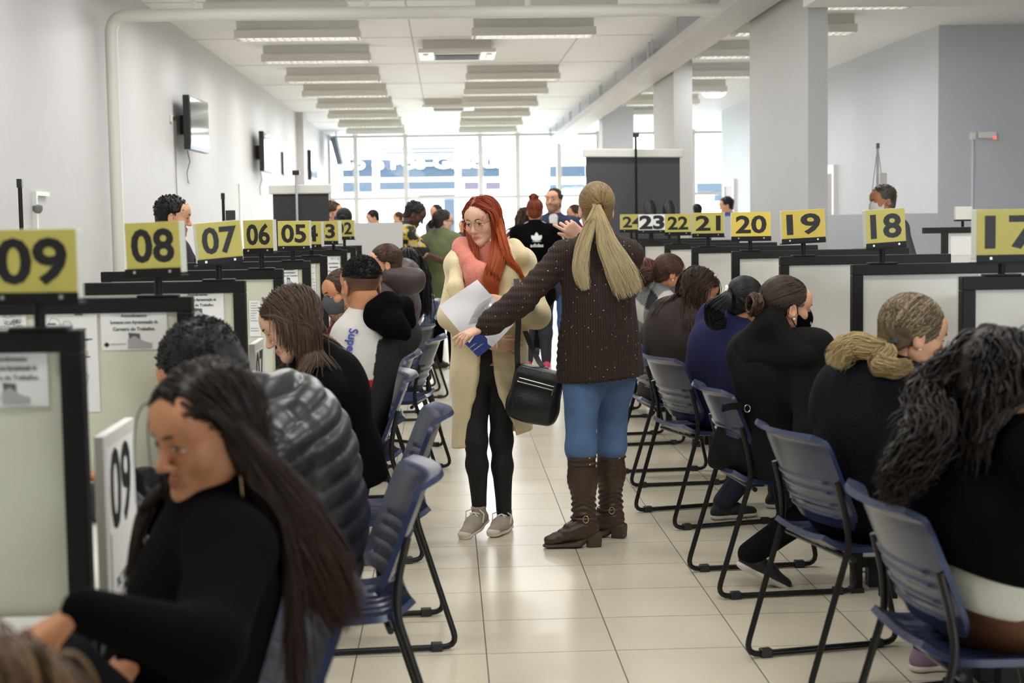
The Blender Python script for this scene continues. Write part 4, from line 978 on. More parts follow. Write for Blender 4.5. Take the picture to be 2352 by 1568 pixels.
    def mask(s, m, lab=None):
        e = SD(); e.ell((0, .03, -.04), (.066, .078, .08)); e.ell((0, .075, -.035), (.03, .036, .03), k=.03); e.ell((0, .06, -.09), (.032, .03, .03), k=.03)
        e.cut((0, .0, -.012), (0, -.25, .97), .004); e.cut((0, .022, -.05), (0, -1, -.1), .004); e.cut((0, 0, -.112), (0, .2, -1), .006)
        V, F = e.mesh(max(.004, s.hres), 1); o = np_mesh('face_mask', s.hc + (V * s.sc) @ s.R.T, F, m, s.o, None, s.root)
        for q in (-1, 1):
            g = MB(); g.tube([s.T(q * .058, .03, -.03) - V3(s.root), s.T(q * .078, .01, .005) - V3(s.root), s.T(q * .08, -.022, .012) - V3(s.root), s.T(q * .079, -.026, -.02) - V3(s.root), s.T(q * .062, .025, -.07) - V3(s.root)], .0016, 6); g.build('ear_loop', m, o, smooth=True)
        if lab: o['label'] = lab
        return o

def drape(o, sd, d, off=.003):
    """lay a flat mesh onto a rounded surface along direction d"""
    me = o.data; n = len(me.vertices); co = np.empty(n * 3, f4); me.vertices.foreach_get('co', co); co = co.reshape(-1, 3).astype(float) + V3(o.parent.location if o.parent else (0, 0, 0)); d = V3(d) / np.linalg.norm(V3(d))
    q = co - d * .3; t = np.zeros(n)
    for _ in range(60): t += np.clip(sd.at(q + d * t[:, None]) * .8, -.01, .05)
    h = (co - co.mean(0)) @ d; w = q + d * (t - off + (h - h.min()) * .6)[:, None] - V3(o.parent.location if o.parent else (0, 0, 0))
    me.vertices.foreach_set('co', np.ascontiguousarray(w, f4).ravel()); me.update()
# ================================================================ the two women standing in the aisle
def sequin_knit():
    m = mat('dark_brown_sequin_knit', lin(46, 31, 25), .85, bump=.5, bscale=90); nt = m.node_tree; b = nt.nodes['Principled BSDF']; l = nt.links.new
    tc = nt.nodes.new('ShaderNodeTexCoord'); v = nt.nodes.new('ShaderNodeTexVoronoi'); v.inputs['Scale'].default_value = 42
    l(tc.outputs['Object'], v.inputs['Vector']); lt = nt.nodes.new('ShaderNodeMath'); lt.operation = 'LESS_THAN'; lt.inputs[1].default_value = .085; l(v.outputs['Distance'], lt.inputs[0])
    w = nt.nodes.new('ShaderNodeTexWave'); w.bands_direction = 'X'; w.inputs['Scale'].default_value = 28; w.inputs['Distortion'].default_value = 1.0; l(tc.outputs['Object'], w.inputs['Vector'])
    c = nt.nodes.new('ShaderNodeMix'); c.data_type = 'RGBA'; c.inputs[6].default_value = (*lin(36, 24, 20), 1); c.inputs[7].default_value = (*lin(58, 40, 33), 1); l(w.outputs['Fac'], c.inputs[0])
    d = nt.nodes.new('ShaderNodeMix'); d.data_type = 'RGBA'; l(lt.outputs[0], d.inputs[0]); l(c.outputs[2], d.inputs[6]); d.inputs[7].default_value = (.75, .72, .68, 1); l(d.outputs[2], b.inputs['Base Color'])
    r = nt.nodes.new('ShaderNodeMapRange'); r.inputs[3].default_value = .85; r.inputs[4].default_value = .25; l(lt.outputs[0], r.inputs[0]); l(r.outputs[0], b.inputs['Roughness'])
    return m
m_jean = mat('blue_denim', lin(84, 112, 156), .8, noise=.2, nscale=9, bump=.15, bscale=300); m_boot = mat('brown_boot_leather', lin(66, 50, 40), .42, noise=.12, nscale=14, bump=.12, bscale=60)
m_bsole = mat('boot_sole', lin(74, 62, 50), .6); m_gold = mat('gold_metal', (.75, .55, .28), .25, 1); m_silver = mat('silver_metal', (.75, .75, .75), .25, 1)
m_blackfab = mat('black_fabric', (.003, .003, .0032), .9, noise=.1, nscale=30, spec=.06)
# ---- blonde woman seen from behind
p = Person('woman in dark sequinned sweater, blonde ponytail, jeans and tall brown boots, arm stretched out', tuple(G(1372, 1262))[:2], 118, P(1369, 480, 7.0), (97, -2, 0), 'stand', 1.63, 1.0, hip=P(1374, 815, 7.03), hunch=0, skin='fair', res=.0075, hres=.0032, neckb=P(1374, 556, 7.0))
p.SL, p.SR = V3(P(1296, 588, 6.98)), V3(P(1440, 585, 7.03))
p.EL, p.WL = V3(P(1196, 690, 6.93)), V3(P(1112, 752, 6.92)); p.ER, p.WR = V3(P(1425, 690, 7.22)), V3(P(1340, 545, 7.2))
p.HL, p.HR = V3(P(1338, 825, 6.99)), V3(P(1408, 825, 7.07))
p.KL, p.AL = V3(P(1334, 1025, 6.95)), V3(P(1343, 1190, 6.97)); p.KR, p.AR = V3(P(1404, 1022, 7.12)), V3(P(1402, 1172, 7.17))
p.hand('L', (-.95, -.1, -.33), (.1, -.25, 1), curl=(.12, .3, .4, .35), spread=1.3, thumb=(.75, .5)); p.hand('R', (-.72, .1, .55), (-.2, -1, .1), curl=(.1, .5, .7, .8), spread=1.2, thumb=(.5, .3))
def ex(sd, s):
    sd.cap(s.hip + s.u * .05, s.hip - s.u * .16, .185, .195, .05, s.tf, .74)
    sd.cap(P(1376, 690, 7.0), P(1386, 900, 7.03), .152, .182, .06, V3((0, 1, 0)), .95)
    sd.cap(s.EL, s.WL + (s.EL - s.WL) * .22, .062, .06, .03); sd.cap(s.WL + (s.EL - s.WL) * .2, s.WL + (s.EL - s.WL) * .02, .05, .036, .012)
    sd.cap(s.N, s.T(0, -.02, -.095), .066, .06, .02)
zc = P(1380, 888, 7.04).z
def rib(V):      # cable ribs run down the body
    return .0022 * np.sin(V[:, 0] * 210) * (V[:, 0] > P(1290, 700, 7).x) + .0022 * np.sin((V @ (p.EL - p.SL) / .28) * 1.0 + V[:, 2] * 190) * (V[:, 0] <= P(1290, 700, 7).x)
p.top('sweater', sequin_knit(), .016, .05, .036, .0045, 18, ex, rib, bust=True, hemcut=((0, 0, zc), (.06, 0, -1)), end=.98)
ex2 = lambda sd, s: sd.cap(s.N + s.tu * .0, s.T(0, -.02, -.075), .062, .056, .02)
sd = SD(); ex2(sd, p); sd.cut(p.T(0, -.02, -.07), p.R[:, 2]); p.garment('collar', sd, mat('cream_print_cloth', lin(200, 195, 165), .8, noise=.3, nscale=60), .006)
p.pants(m_jean, .008, .16, .052, .004, 30, 'jeans', lambda sd, s: (sd.ell(s.HL + V3((.01, -.0, -.1)), (.08, .08, .1), k=.06), sd.ell(s.HR + V3((.01, -.0, -.1)), (.08, .08, .1), k=.06)))
def boot(p, q, az):
    A, K = getattr(p, 'A' + q), getattr(p, 'K' + q); d = V3((math.cos(math.radians(az)), math.sin(math.radians(az)), 0)); x = np.cross(d, p.u); b = np.array([A[0], A[1], 0.])
    T = lambda a, c, z: b + x * a + d * c + p.u * z
    Kt = K.copy(); Kt[2] = .455; ax = Kt - A; s = SD()
    s.cap(Kt + ax * .02, A + ax * .55, .064, .063, .03); s.cap(A + ax * .55, A + ax * .1, .063, .049, .03); s.cap(A + ax * .12, T(0, -.01, .09), .050, .046, .02); s.cap(T(0, -.022, .085), T(0, .045, .08), .040, .043, .03); s.cap(T(0, .04, .075), T(0, .155, .034), .044, .033, .04, p.u, .8)
    s.cut(Kt, ax); s.cut(T(0, .06, .018), V3((-d[0] * .0, -d[1] * .0, -1)), .006); V, F = s.mesh(.0055, 1); n = normals(V, F)
    h = V[:, 2]; am = np.exp(-((h - .17) / .06) ** 2) * .004 + .0008; V = V + n * (am * (np.sin(h * 230 + 3 * np.sin(V[:, 0] * 40)) + waves(4, 40)(V)))[:, None]
    o = np_mesh('boot', V, F, m_boot, p.o, None, p.root)
    s = SD(); s.box(T(0, -.04, .03), (.026, .026, .026), np.stack([x, d, p.u], 1), .006); s.cap(T(0, -.045, .045), T(0, -.03, .058), .03, .032, .02); s.cut(T(0, 0, 0.001), -p.u); V, F = s.mesh(.004, 1); np_mesh('heel', V, F, m_bsole, o, None, p.root)
    s = SD(); s.cap(T(0, .05, .014), T(0, .158, .012), .044, .036, .02, p.u, .3); s.cap(T(0, .05, .016), T(0, -.03, .055), .04, .03, .02, p.u, .3); s.cut(T(0, 0, .0), -p.u); V, F = s.mesh(.004, 1); np_mesh('sole', V, F, m_bsole, o, None, p.root)
    for z, r in ((.135, .054),):
        g = MB(); c = A + ax * ((z - A[2]) / ax[2]); g.tube([Vector(c + x * math.cos(t) * r * .98 + d * (math.sin(t) * r + .004) - p.rt) for t in np.linspace(0, 6.283, 25)], .0075, 6); g.build('strap', m_boot, o, smooth=True)
        g = MB(); e = c + x * .045 - d * .035 - p.rt; g.tube([Vector(c + V3((0, -r - .004, 0)) - p.rt + V3((.012 * math.cos(t), 0, .016 * math.sin(t)))) for t in np.linspace(0, 6.283, 13)], .002, 6); g.build('buckle', m_gold, o, smooth=True)
    for k, z in enumerate((.415, .385)):
        c = A + ax * ((z - A[2]) / ax[2]); g = MB(); g.tube([Vector(c + V3((math.cos(t), math.sin(t), 0)) * .0655 - p.rt) for t in np.linspace(3.6, 6.1, 14)], [.002] + [.0075] * 12 + [.002], 6); g.build('strap', m_boot, o, smooth=True)
        e = c + V3((.03, -.062, 0)) - p.rt; g = MB(); g.lathe([(.001, .004), (.004, .003), (.006, 0), (.004, -.003), (.001, -.004)], tuple(e), 10); g.build('stud', m_gold, o, smooth=True)
boot(p, 'L', 184); boot(p, 'R', 160)
g = MB(); g.tube([Vector(P(1371 + 9 * math.cos(t), 472 + 3.5 * math.sin(t), 6.882 - .012 * math.sin(t)) - p.root) for t in np.linspace(0, 6.283, 20)], .006, 8); g.build('hair_tie', mat('hair_tie_brown', lin(150, 110, 70), .6), p.o, smooth=True)
root_c, tip_c = lin(120, 98, 66), lin(236, 222, 182); tie = (0, -.112, .012); rs = p.rs
parts = [p.cap_part(lin(92, 72, 44), .0, c1=lin(140, 114, 74)), ribbons(strands_to(p.B, rs, tie, 420), .0032, lin(84, 66, 40), lin(168, 140, 92), rs, (.7, 1, 1, 1, .8))]
g1 = [P(1371, 472, 6.875), P(1360, 505, 6.84), P(1340, 560, 6.835), P(1330, 615, 6.84), P(1345, 668, 6.845)]; g2 = [P(1372, 472, 6.872), P(1382, 510, 6.83), P(1396, 565, 6.82), P(1425, 620, 6.83), P(1452, 680, 6.845)]
parts.append(ribbons(bundle(g1, [.014, .022, .03, .032, .018], 130, rs, 26, ends_spread=.5, wave=.006, flat=.5), .0030, root_c, lin(196, 174, 122), rs, (1, 1, 1, .8, .2), tipmix=.75, tipcol=tip_c))
parts.append(ribbons(bundle(g2, [.014, .028, .046, .06, .062], 260, rs, 26, ends_spread=.35, wave=.006, flat=.45), .0030, root_c, lin(206, 184, 130), rs, (1, 1, 1, .8, .2), tipmix=.8, tipcol=tip_c))
p.hair(parts); p.finish(brow=lin(120, 96, 64))
blonde = p
# ---- red-haired woman
m_cream_coat = mat('cream_plush', lin(242, 224, 180), .9, noise=.04, nscale=25, bump=.25, bscale=220, sheen=.5); m_pink = mat('salmon_knit', lin(232, 140, 122), .9, noise=.08, nscale=50, bump=.5, bscale=160, sheen=.3)
p = Person('woman with long red hair, glasses and cream coat holding white papers', tuple(G(1125, 1222))[:2], 262, P(1107, 508, 7.42), (240, -9, 2), 'stand', 1.58, .92, hip=P(1122, 822, 7.42), hunch=0, skin='fair', res=.0075, hres=.003, lip=lin(196, 110, 104), neckb=P(1124, 578, 7.44))
p.lw = .84; p.SR, p.SL = V3(P(1058, 612, 7.42)), V3(P(1196, 606, 7.44)); p.ER, p.WR = V3(P(1036, 728, 7.36)), V3(P(1128, 790, 7.235)); p.EL, p.WL = V3(P(1232, 722, 7.36)), V3(P(1172, 698, 7.19))
p.HR, p.HL = V3(P(1096, 830, 7.4)), V3(P(1150, 830, 7.43)); p.KR, p.AR = V3(P(1093, 1015, 7.32)), V3(P(1101, 1168, 7.34)); p.KL, p.AL = V3(P(1152, 1012, 7.38)), V3(P(1158, 1184, 7.37))
p.hand('R', (.95, -.05, -.12), (0, -1, .15), curl=(.25, .3, .35, .4), spread=1.2, thumb=(.5, .3)); p.hand('L', (-.97, -.12, .18), (.1, -.9, .4), curl=(.2, .35, .4, .45), thumb=(.4, .4))
p.footdir['R'] = V3((-.45, -.89, 0)); p.footdir['L'] = V3((-.35, -.93, 0))
p.pants(mat('black_leggings', (.008, .008, .009), .75), .006, .95, .036, .003, 30, 'leggings', lambda sd, s: None)
def ex(sd, s):
    sd.cut(P(1120, 843, 7.3), (0, 0, -1))
p.top('sweater', m_pink, .012, .05, None, .004, 24, ex, sleeves=False)
sd = SD(); c = p.N + V3((-.015, -.03, -.01)); q = [c + V3((.100 * math.cos(t) - .018, .085 * math.sin(t) - .02, -.005 + .03 * math.sin(t) - .03 * math.cos(t) - .055 * max(0, -math.sin(t)) ** 2)) for t in np.linspace(0, 6.283, 17)]
sd.chain(q, [.040 + .006 * math.sin(t * 3) for t in np.linspace(0, 6.283, 17)], .02); sd.cap(P(1096, 640, 7.31), P(1112, 700, 7.30), .05, .05, .05); p.garment('cowl_scarf', sd, m_pink, .0065, amp=.006, scale=45)
# coat: open shell
sd = p.torso_sd(.032, .06, False, kk=.05); p.arms_sd(sd, .021, .046, kk=.014)
hz = P(1060, 1028, 7.3).z; hem = V3((p.hip[0], p.hip[1], hz)); sd.cap(p.waist, hem + V3((.012, -.02, -.05)), .168, .2, .06, V3((0, 1, 0)), .74)
for q in (-1, 1): sd.cap(p.N + p.r * q * -.06 + V3((0, -.07, .0)), p.chest + p.r * q * .07 * -1 + V3((0, -.15, -.05)), .035, .028, .02)
sd.cap(P(1165, 590, 7.36), P(1205, 600, 7.4), .045, .045, .03); sd.cap(P(1062, 590, 7.4), P(1045, 610, 7.4), .04, .045, .03)
for q, e, w_ in (('R', p.WR, .058), ('L', p.WL, .064)):
    E = getattr(p, 'E' + q); d = (e - E) / np.linalg.norm(e - E); sd.cap(e - d * .10, e - d * .05, w_, w_, .01)
sd.cap(p.waist + V3((0, .0, .1)), hem + V3((.0, -.02, -.2)), .122, .172, .02, V3((0, 1, 0)), .72, -1)
for (xa, ya, ra), (xb, yb, rb) in zip(GP := [(1112, 575, .075), (1112, 660, .062), (1117, 760, .044), (1119, 850, .046), (1120, 905, .062), (1124, 950, .085), (1130, 1000, .115), (1136, 1080, .13)], GP[1:]):
    A, B_ = V3(P(xa, ya, 7.15)), V3(P(xb, yb, 7.15)); sd.cap(A, B_, ra, rb, .025, V3((0, 1, 0)), 4.0, -1)
sd.chain([P(1150, 575, 7.34), P(1166, 640, 7.27), P(1158, 720, 7.25)], [.05, .055, .018], .015, V3((0, 1, 0)), .5); sd.chain([P(1050, 600, 7.36), P(1046, 660, 7.29), P(1066, 730, 7.26)], [.035, .038, .016], .015, V3((0, 1, 0)), .5)
sd.cap(P(1178, 572, 7.40), P(1196, 590, 7.36), .05, .045, .02); sd.cap(P(1060, 585, 7.42), P(1050, 606, 7.36), .045, .045, .02)
sd.cut(P(1140, 1010, 7.35), (.22, 0, -1), .012); p.garment('coat', sd, m_cream_coat, .0075, amp=.009, scale=15, seed=5)
for q in 'RL':
    o, T = p.shoe(q, mat('grey_canvas', lin(172, 162, 146), .85, bump=.2, bscale=400), mat('white_rubber', lin(222, 216, 200), .6), lift=.03 if q == 'R' else .0, pitch=-.22 if q == 'R' else 0, name='sneaker')
    g = MB()
    for k in range(5):
        y = .035 + k * .02; z = .088 - k * .011
        for s_ in (-1, 1): g.tube([Vector(T(s_ * .026, y, z - .006) - p.rt), Vector(T(0, y + .006, z + .004) - p.rt), Vector(T(-s_ * .024, y + .018, z - .012) - p.rt)], .0035, 6)
    g.tube([Vector(T(.02, .02, .1) - p.rt), Vector(T(.05, .03, .09) - p.rt), Vector(T(.045, .05, .06) - p.rt)], .003, 6); g.tube([Vector(T(-.02, .02, .1) - p.rt), Vector(T(-.05, .035, .085) - p.rt), Vector(T(-.052, .06, .05) - p.rt)], .003, 6)
    g.build('laces', mat('white_lace', lin(235, 232, 222), .8), o, smooth=True)
    s_ = SD(); s_.ell(T(.004, .158, .026), (.034, .03, .02)); V, F = s_.mesh(.005, 1); np_mesh('toe_cap', V, F, MATS['white_rubber'], o, None, p.root)
rs = p.rs; cA, cB, cT = lin(88, 30, 18), lin(168, 66, 30), lin(206, 104, 48); co = p.coll(.06)
parts = [p.cap_part(lin(92, 36, 22), .002, c1=lin(150, 62, 34), plane=.010)]
st = strands_long(p.B, rs, 320, .25, .012, .9, 20, .5, coll=p.coll(.01), vol=.0, zmin=-.03, tuck=(-1, 1)); parts.append(ribbons(st, .0036, cA, cB, rs, (.8, 1, 1, .9, .3), tipmix=.5, tipcol=cT))
gA = [p.T(-.066, .035, .06), p.T(-.086, .02, .0), p.T(-.092, .01, -.08), P(1146, 590, 7.27), P(1128, 640, 7.22), P(1136, 688, 7.2)]; parts.append(ribbons(bundle(gA, [.012, .022, .03, .038, .036, .02], 150, rs, 26, ends_spread=.4, flat=.6), .003, cA, cB, rs, (.6, 1, 1, .8, .2), tipmix=.8, tipcol=cT))
gB = [p.T(-.085, -.01, .0), P(1158, 560, 7.28), P(1168, 596, 7.26), P(1190, 618, 7.26), P(1206, 652, 7.27)]; parts.append(ribbons(bundle(gB, [.02, .022, .018, .014, .006], 40, rs, 20, ends_spread=.3), .003, cB, cT, rs, tipmix=.5, tipcol=cT))
gC = [p.T(.068, .03, .05), p.T(.08, .0, -.02), P(1086, 560, 7.38), P(1092, 600, 7.32), P(1106, 630, 7.27)]; parts.append(ribbons(bundle(gC, [.012, .02, .024, .02, .012], 60, rs, 20), .003, cA, cB, rs, tipmix=.3, tipcol=cT))
p.hair(parts); p.finish(brow=lin(120, 66, 44), irid=(.08, .07, .05))
g = MB()
for q in (-1, 1): g.tube([Vector(p.T(q * .031 + .0245 * math.cos(t), .099 - .004 * abs(math.cos(t)) * (1 if q * math.cos(t) > 0 else .2), -.006 + .0225 * math.sin(t)) - p.rt) for t in np.linspace(0, 6.283, 25)], .0011, 6)
g.tube([Vector(p.T(x, .103, .004 + (.002 if abs(x) < .004 else 0)) - p.rt) for x in (-.0075, 0, .0075)], .001, 6)
for q in (-1, 1): g.tube([Vector(p.T(q * x, y, z) - p.rt) for x, y, z in ((.055, .094, .0), (.070, .06, .004), (.081, .0, .006), (.081, -.02, -.012))], .001, 6)
g.build('glasses', m_gold, p.o, smooth=True)['label'] = 'thin gold round framed glasses'
o = MB(); o.tube([Vector(P(1190, 800, 7.16) - p.root + Vector((.006 * math.cos(t), 0, .009 * math.sin(t)))) for t in np.linspace(0, 6.283, 13)], .0016, 6); 
redhead = p
# ---- what she carries
m_bag = mat('black_leather', (.012, .012, .013), .36, noise=.1, nscale=20, bump=.15, bscale=90)
c = P(1230, 905, 7.2); t = empty('shoulder_bag', c, 0, 'black leather shoulder bag hanging at the red-haired woman\'s side', 'bag'); R = Rm(90 - 12, 0, 14)
s = SD(); s.box(c, (.085, .03, .095), R, .03); s.ell(V3(c) + R @ np.array([0, 0, -.06]), (.115, .062, .07), R, k=.05); V, F = s.mesh(.005, 1); V = V + normals(V, F) * (.003 * waves(9, 40)(V))[:, None]; np_mesh('body', V, F, m_bag, t, None, c)
Q = lambda x, y, z: Vector(R @ np.array([x, y, z]))
g = MB(); g.grid(lambda u, v: Q((u - .5) * .19, -.066 - .012 * math.sin(math.pi * v), .118 - v * .075), 8, 6, .005); g.build('flap', m_bag, t, smooth=True)
g = MB(); g.tube([Q(-.085, -.084, .05), Q(.08, -.084, .05)], .0022, 6); g.tube([Q(-.08, -.083, .068), Q(.085, -.083, .066)], .0022, 6); g.build('zipper', m_silver, t, smooth=True)
g = MB(); g.box(Q(.084, -.085, .04), (.004, .002, .03), Matrix(R.tolist())); g.build('zip_pull', m_silver, t)
A = [P(1186, 640, 7.22), P(1192, 740, 7.14), P(1187, 800, 7.14), P(1190, 850, 7.17), P(1188, 868, 7.19)]; B_ = [P(1206, 760, 7.24), P(1222, 800, 7.24), P(1242, 838, 7.22), P(1256, 850, 7.2)]
for ptl in (A, B_):
    q = smooth_path(ptl, 14); g = MB(); g.grid(lambda u, v: Vector(q[min(13, int(round(u * 13)))]) - c + Vector(((v - .5) * .026, 0, 0)), 13, 2, .004); g.build('strap', m_bag, t, smooth=True)
for pp in ((1188, 866, 7.19), (1254, 848, 7.2)):
    g = MB(); cc = P(*pp) - c; g.tube([cc + Vector((.011 * math.cos(a), -.004, .011 * math.sin(a))) for a in np.linspace(0, 6.283, 15)], .0022, 6); g.build('ring', m_silver, t, smooth=True)
def sheet(name, corners, m, lab, cat, bend=.006, thick=.0012, grp=None):
    q = [Vector(k) for k in corners]; c = sum(q, Vector()) / 4; t = empty(name, c, 0, lab, cat, grp)
    g = MB(); g.grid(lambda u, v: (q[0] * (1 - u) * (1 - v) + q[1] * u * (1 - v) + q[2] * u * v + q[3] * (1 - u) * v) - c + Vector((0, bend * math.sin(u * 5) * math.sin(v * 4 + 1), 0)), 12, 12, thick); g.build('sheet', m, t, smooth=True); return t, q, c
m_pap = mat('office_paper', lin(236, 236, 240), .6)
sheet('paper_sheet', [P(1007, 703, 7.10), P(1096, 642, 7.16), P(1142, 694, 7.13), P(1078, 788, 7.09)], m_pap, 'large white paper sheet slanting up in the red-haired woman\'s hands', 'paper', .008, grp=None)
sheet('paper_sheet', [P(1066, 752, 7.115), P(1150, 700, 7.145), P(1180, 745, 7.12), P(1131, 797, 7.10)], m_pap, 'smaller white sheet behind the large one, over the blue booklet', 'paper', .004)
sheet('plastic_sleeve', [P(1076, 742, 7.085), P(1098, 700, 7.095), P(1130, 680, 7.115), P(1126, 730, 7.1)], mat('clear_film', (.9, .9, .92), .12, trans=.85), 'crinkled clear plastic sleeve over the white papers', 'sleeve', .006, .0006)
m_bk = mat('blue_booklet_cover', lin(44, 62, 140), .45)
t, q, cc = sheet('booklet', [P(1062, 783, 7.105), P(1098, 752, 7.115), P(1131, 795, 7.11), P(1098, 820, 7.095)], m_bk, 'small blue work record booklet held below the papers', 'booklet', 0, .008)
ux = (q[2] - q[3]).normalized(); uy = (q[0] - q[3]).normalized(); n = ux.cross(uy).normalized(); n = n if n.y < 0 else -n
uy = n.cross(ux); Fm = lambda a, b: frame_M(Vector(((q[3] - cc) + (q[2] - q[3]) * a + (q[0] - q[3]) * b)) + n * .0095, ux, uy)
text_on('lettering', 'CARTEIRA DE TRABALHO', Fm(.5, .55), .0055, mat('white_print', (.85, .85, .85), .6), t, depth=.0003, bold=.01)
text_on('lettering', 'E PREVIDÊNCIA SOCIAL', Fm(.5, .36), .0055, MATS['white_print'], t, depth=.0003, bold=.01)
# ================================================================ people on the chairs
def desk_arms(p, s_, reach=.38, z=.79, sp=.12):
    p.arm('R', p.hip + p.f * (reach) + p.r * sp + p.ks + p.u * (z - p.hip[2])); p.arm('L', p.hip + p.f * reach - p.r * sp + p.ks + p.u * (z - p.hip[2]))
    for q in 'RL': p.hand(q, p.f - p.r * (.5 if q == 'R' else -.5) - p.u * .1, p.u, curl=(.3, .35, .4, .45))
def shoes(p, m, ms, name='shoe', pose=True):
    for q in 'RL': p.footdir[q] = p.f; p.shoe(q, m, ms, name=name)
m_sole_d = mat('dark_rubber', (.02, .02, .02), .6); m_sole_w = mat('white_sole', lin(214, 208, 200), .6); m_blk_shoe = mat('black_shoe', (.012, .012, .014), .45)
m_dtrous = mat('dark_trousers', (.006, .0065, .008), .85, spec=.1, noise=.1, nscale=30); m_djean = mat('dark_denim', lin(42, 62, 104), .8, noise=.2, nscale=12, bump=.15, bscale=300)
DK = (lin(20, 14, 12), lin(58, 42, 36)); BK = (lin(9, 8, 9), lin(32, 30, 32)); BR = (lin(36, 24, 18), lin(92, 66, 48))
def pearl(p, q, r=.005):
    g = MB(); c = p.T(q * .081, .002, -.042) - p.rt; n = 8
    g.lathe([(max(.0003, r * math.sin(a)), -r * math.cos(a)) for a in np.linspace(0, math.pi, n)], tuple(c), 12); g.build('earring', mat('pearl', (.85, .82, .78), .15), p.o, smooth=True)
GL = 'people seated at the left counters'; GRR = 'people seated at the right counters'
# ---- woman nearest on the left
p = Person('woman with long dark hair, gold earring and black sweater, nearest on the left', (-.51, 2.68), 200, P(474, 990, 2.74), (222, -12, -3), 'sit', 1.62, 1.1, hip=(-.54, 2.68, .54), hunch=.02, skin='tan', group=GL, res=.009, hres=.0028, lip=lin(164, 98, 88))
p.KL = V3(P(120, 1562, 2.38)); p.AL = p.KL + V3((.1, .12, -.42)); p.KR = V3((-.86, 2.78, .5)); p.AR = V3((-.9, 2.75, .09))
p.arm('L', P(194, 1402, 2.25), elbow=P(470, 1488, 2.36)); p.arm('R', P(310, 1500, 2.52), elbow=P(440, 1490, 2.64))
p.hand('L', (-.9, -.12, -.42), (-.35, -.1, .9), curl=(.15, .2, .22, .25), spread=1.2, thumb=(.5, .5)); p.hand('R', (-.7, -.2, -.6), (-.3, -.2, .9), curl=(.5, .5, .5, .5))
p.top('sweater', m_blackfab, .020, .06, .034, .006, 16, lambda sd, s: sd.cap(s.N - s.tu * .0, s.T(0, -.02, -.125), .066, .06, .02), bust=False)
p.pants(m_dtrous, .014, 1, .055); shoes(p, m_blk_shoe, m_sole_d)
rs = p.rs; co = p.coll(.035)
parts = [p.cap_part(DK[0], .002, c1=lin(52, 38, 32), plane=.008)]
st = strands_long(p.B, rs, 460, .50, -.028, .5, 30, .32, coll=co, vol=.001, zmin=-.05, tuck=(-1, 1)); parts.append(ribbons(st, .0034, lin(12, 8, 7), lin(46, 32, 27), rs, (.8, 1, 1, .9, .3), tipmix=.5, tipcol=lin(64, 40, 30)))
gA = [p.T(-.07, .0, .04), p.T(-.09, -.03, -.05), p.T(-.12, -.07, -.16), p.T(-.15, -.09, -.28), p.T(-.19, -.1, -.40)]; parts.append(ribbons(bundle(gA, [.02, .035, .05, .055, .035], 170, rs, 26, ends_spread=.5), .003, lin(12, 8, 7), lin(50, 34, 28), rs, tipmix=.6, tipcol=lin(76, 48, 35)))
gB = [p.T(.066, .02, .05), p.T(.083, .02, -.02), p.T(.085, .03, -.1), p.T(.08, .03, -.2)]; parts.append(ribbons(bundle(gB, [.012, .02, .026, .018], 90, rs, 24), .003, lin(16, 11, 10), lin(52, 38, 32), rs))
p.hair(parts); p.finish(wide=1.08, jaw=1.06)
g = MB(); q = [p.T(-.088, .012, -.043), p.T(-.086, .0, -.07), p.T(-.098, .012, -.115), p.T(-.088, .004, -.135), p.T(-.074, -.006, -.115), p.T(-.08, -.004, -.07), p.T(-.082, .002, -.05)]
g.tube([Vector(v - p.rt) for v in q], .0017, 6); g.build('earring', m_gold, p.o, smooth=True)['label'] = 'long angular gold earring'
# ---- someone at the very corner, only the crown of brown hair in the picture
p = Person('person with brown hair whose head just enters the bottom left corner', (-.95, 1.55), 190, P(-75, 1735, 1.62), (200, -15, 0), 'sit', 1.6, 1, skin='light', group=GL, res=.013, hres=.006)
p.top('sweater', m_dtrous, .02, .05); p.pants(m_dtrous, .012); shoes(p, m_blk_shoe, m_sole_d); rs = p.rs
parts = [p.cap_part(lin(70, 50, 34), .012, c1=lin(110, 82, 56))]; parts.append(ribbons(strands_long(p.B, rs, 420, .35, .0, .4, 22, .3, coll=p.coll(.03), vol=.012), .0036, lin(66, 46, 30), lin(134, 104, 72), rs)); p.hair(parts); p.finish(hands='LR')
# ---- man in the grey puffer jacket bending to the counter
p = Person('man bending forward in a shiny dark grey puffer jacket', (-.30, 4.2), 186, P(466, 856, 4.12), (170, -38, 0), 'sit', 1.74, 1.12, hip=(-.42, 4.2, .555), hunch=.10, skin='tan', fem=False, group=GL, res=.009, hres=.005)
p.arm('L', p.hip + V3((-.46, -.28, .24)), elbow=p.SL + V3((-.02, -.06, -.29))); p.arm('R', p.hip + V3((-.44, -.10, .25)))
def quilt(pp, step=.062, amp=.011):
    def fn(V):
        t = (V - pp.hip) @ pp.tu; dA = np.minimum.reduce([np.linalg.norm(np.cross(V - a, (b - a) / np.linalg.norm(b - a)), axis=1) + 9 * ((((V - a) @ (b - a)) < -.02) | (((V - a) @ (b - a)) > 1.3 * (b - a) @ (b - a))) for a, b in ((pp.SL, pp.EL), (pp.EL, pp.WL), (pp.SR, pp.ER), (pp.ER, pp.WR))])
        al = np.linalg.norm(V - pp.SL, axis=1); ar = np.linalg.norm(V - pp.SR, axis=1); s_ = np.where(dA < .085, np.minimum(al, ar), t)
        return amp * (np.abs(np.sin(math.pi * s_ / step)) ** .6 - .6) + .004 * waves(11, 55)(V)
    return fn
def ex(sd, s): sd.cap(s.N - s.tu * .02, s.T(0, -.035, -.10), .085, .08, .03)
m_puff = mat('grey_puffer_leather', lin(32, 33, 37), .32, noise=.12, nscale=12)
p.top('puffer_jacket', m_puff, .05, .10, .05, .004, 40, ex, quilt(p))
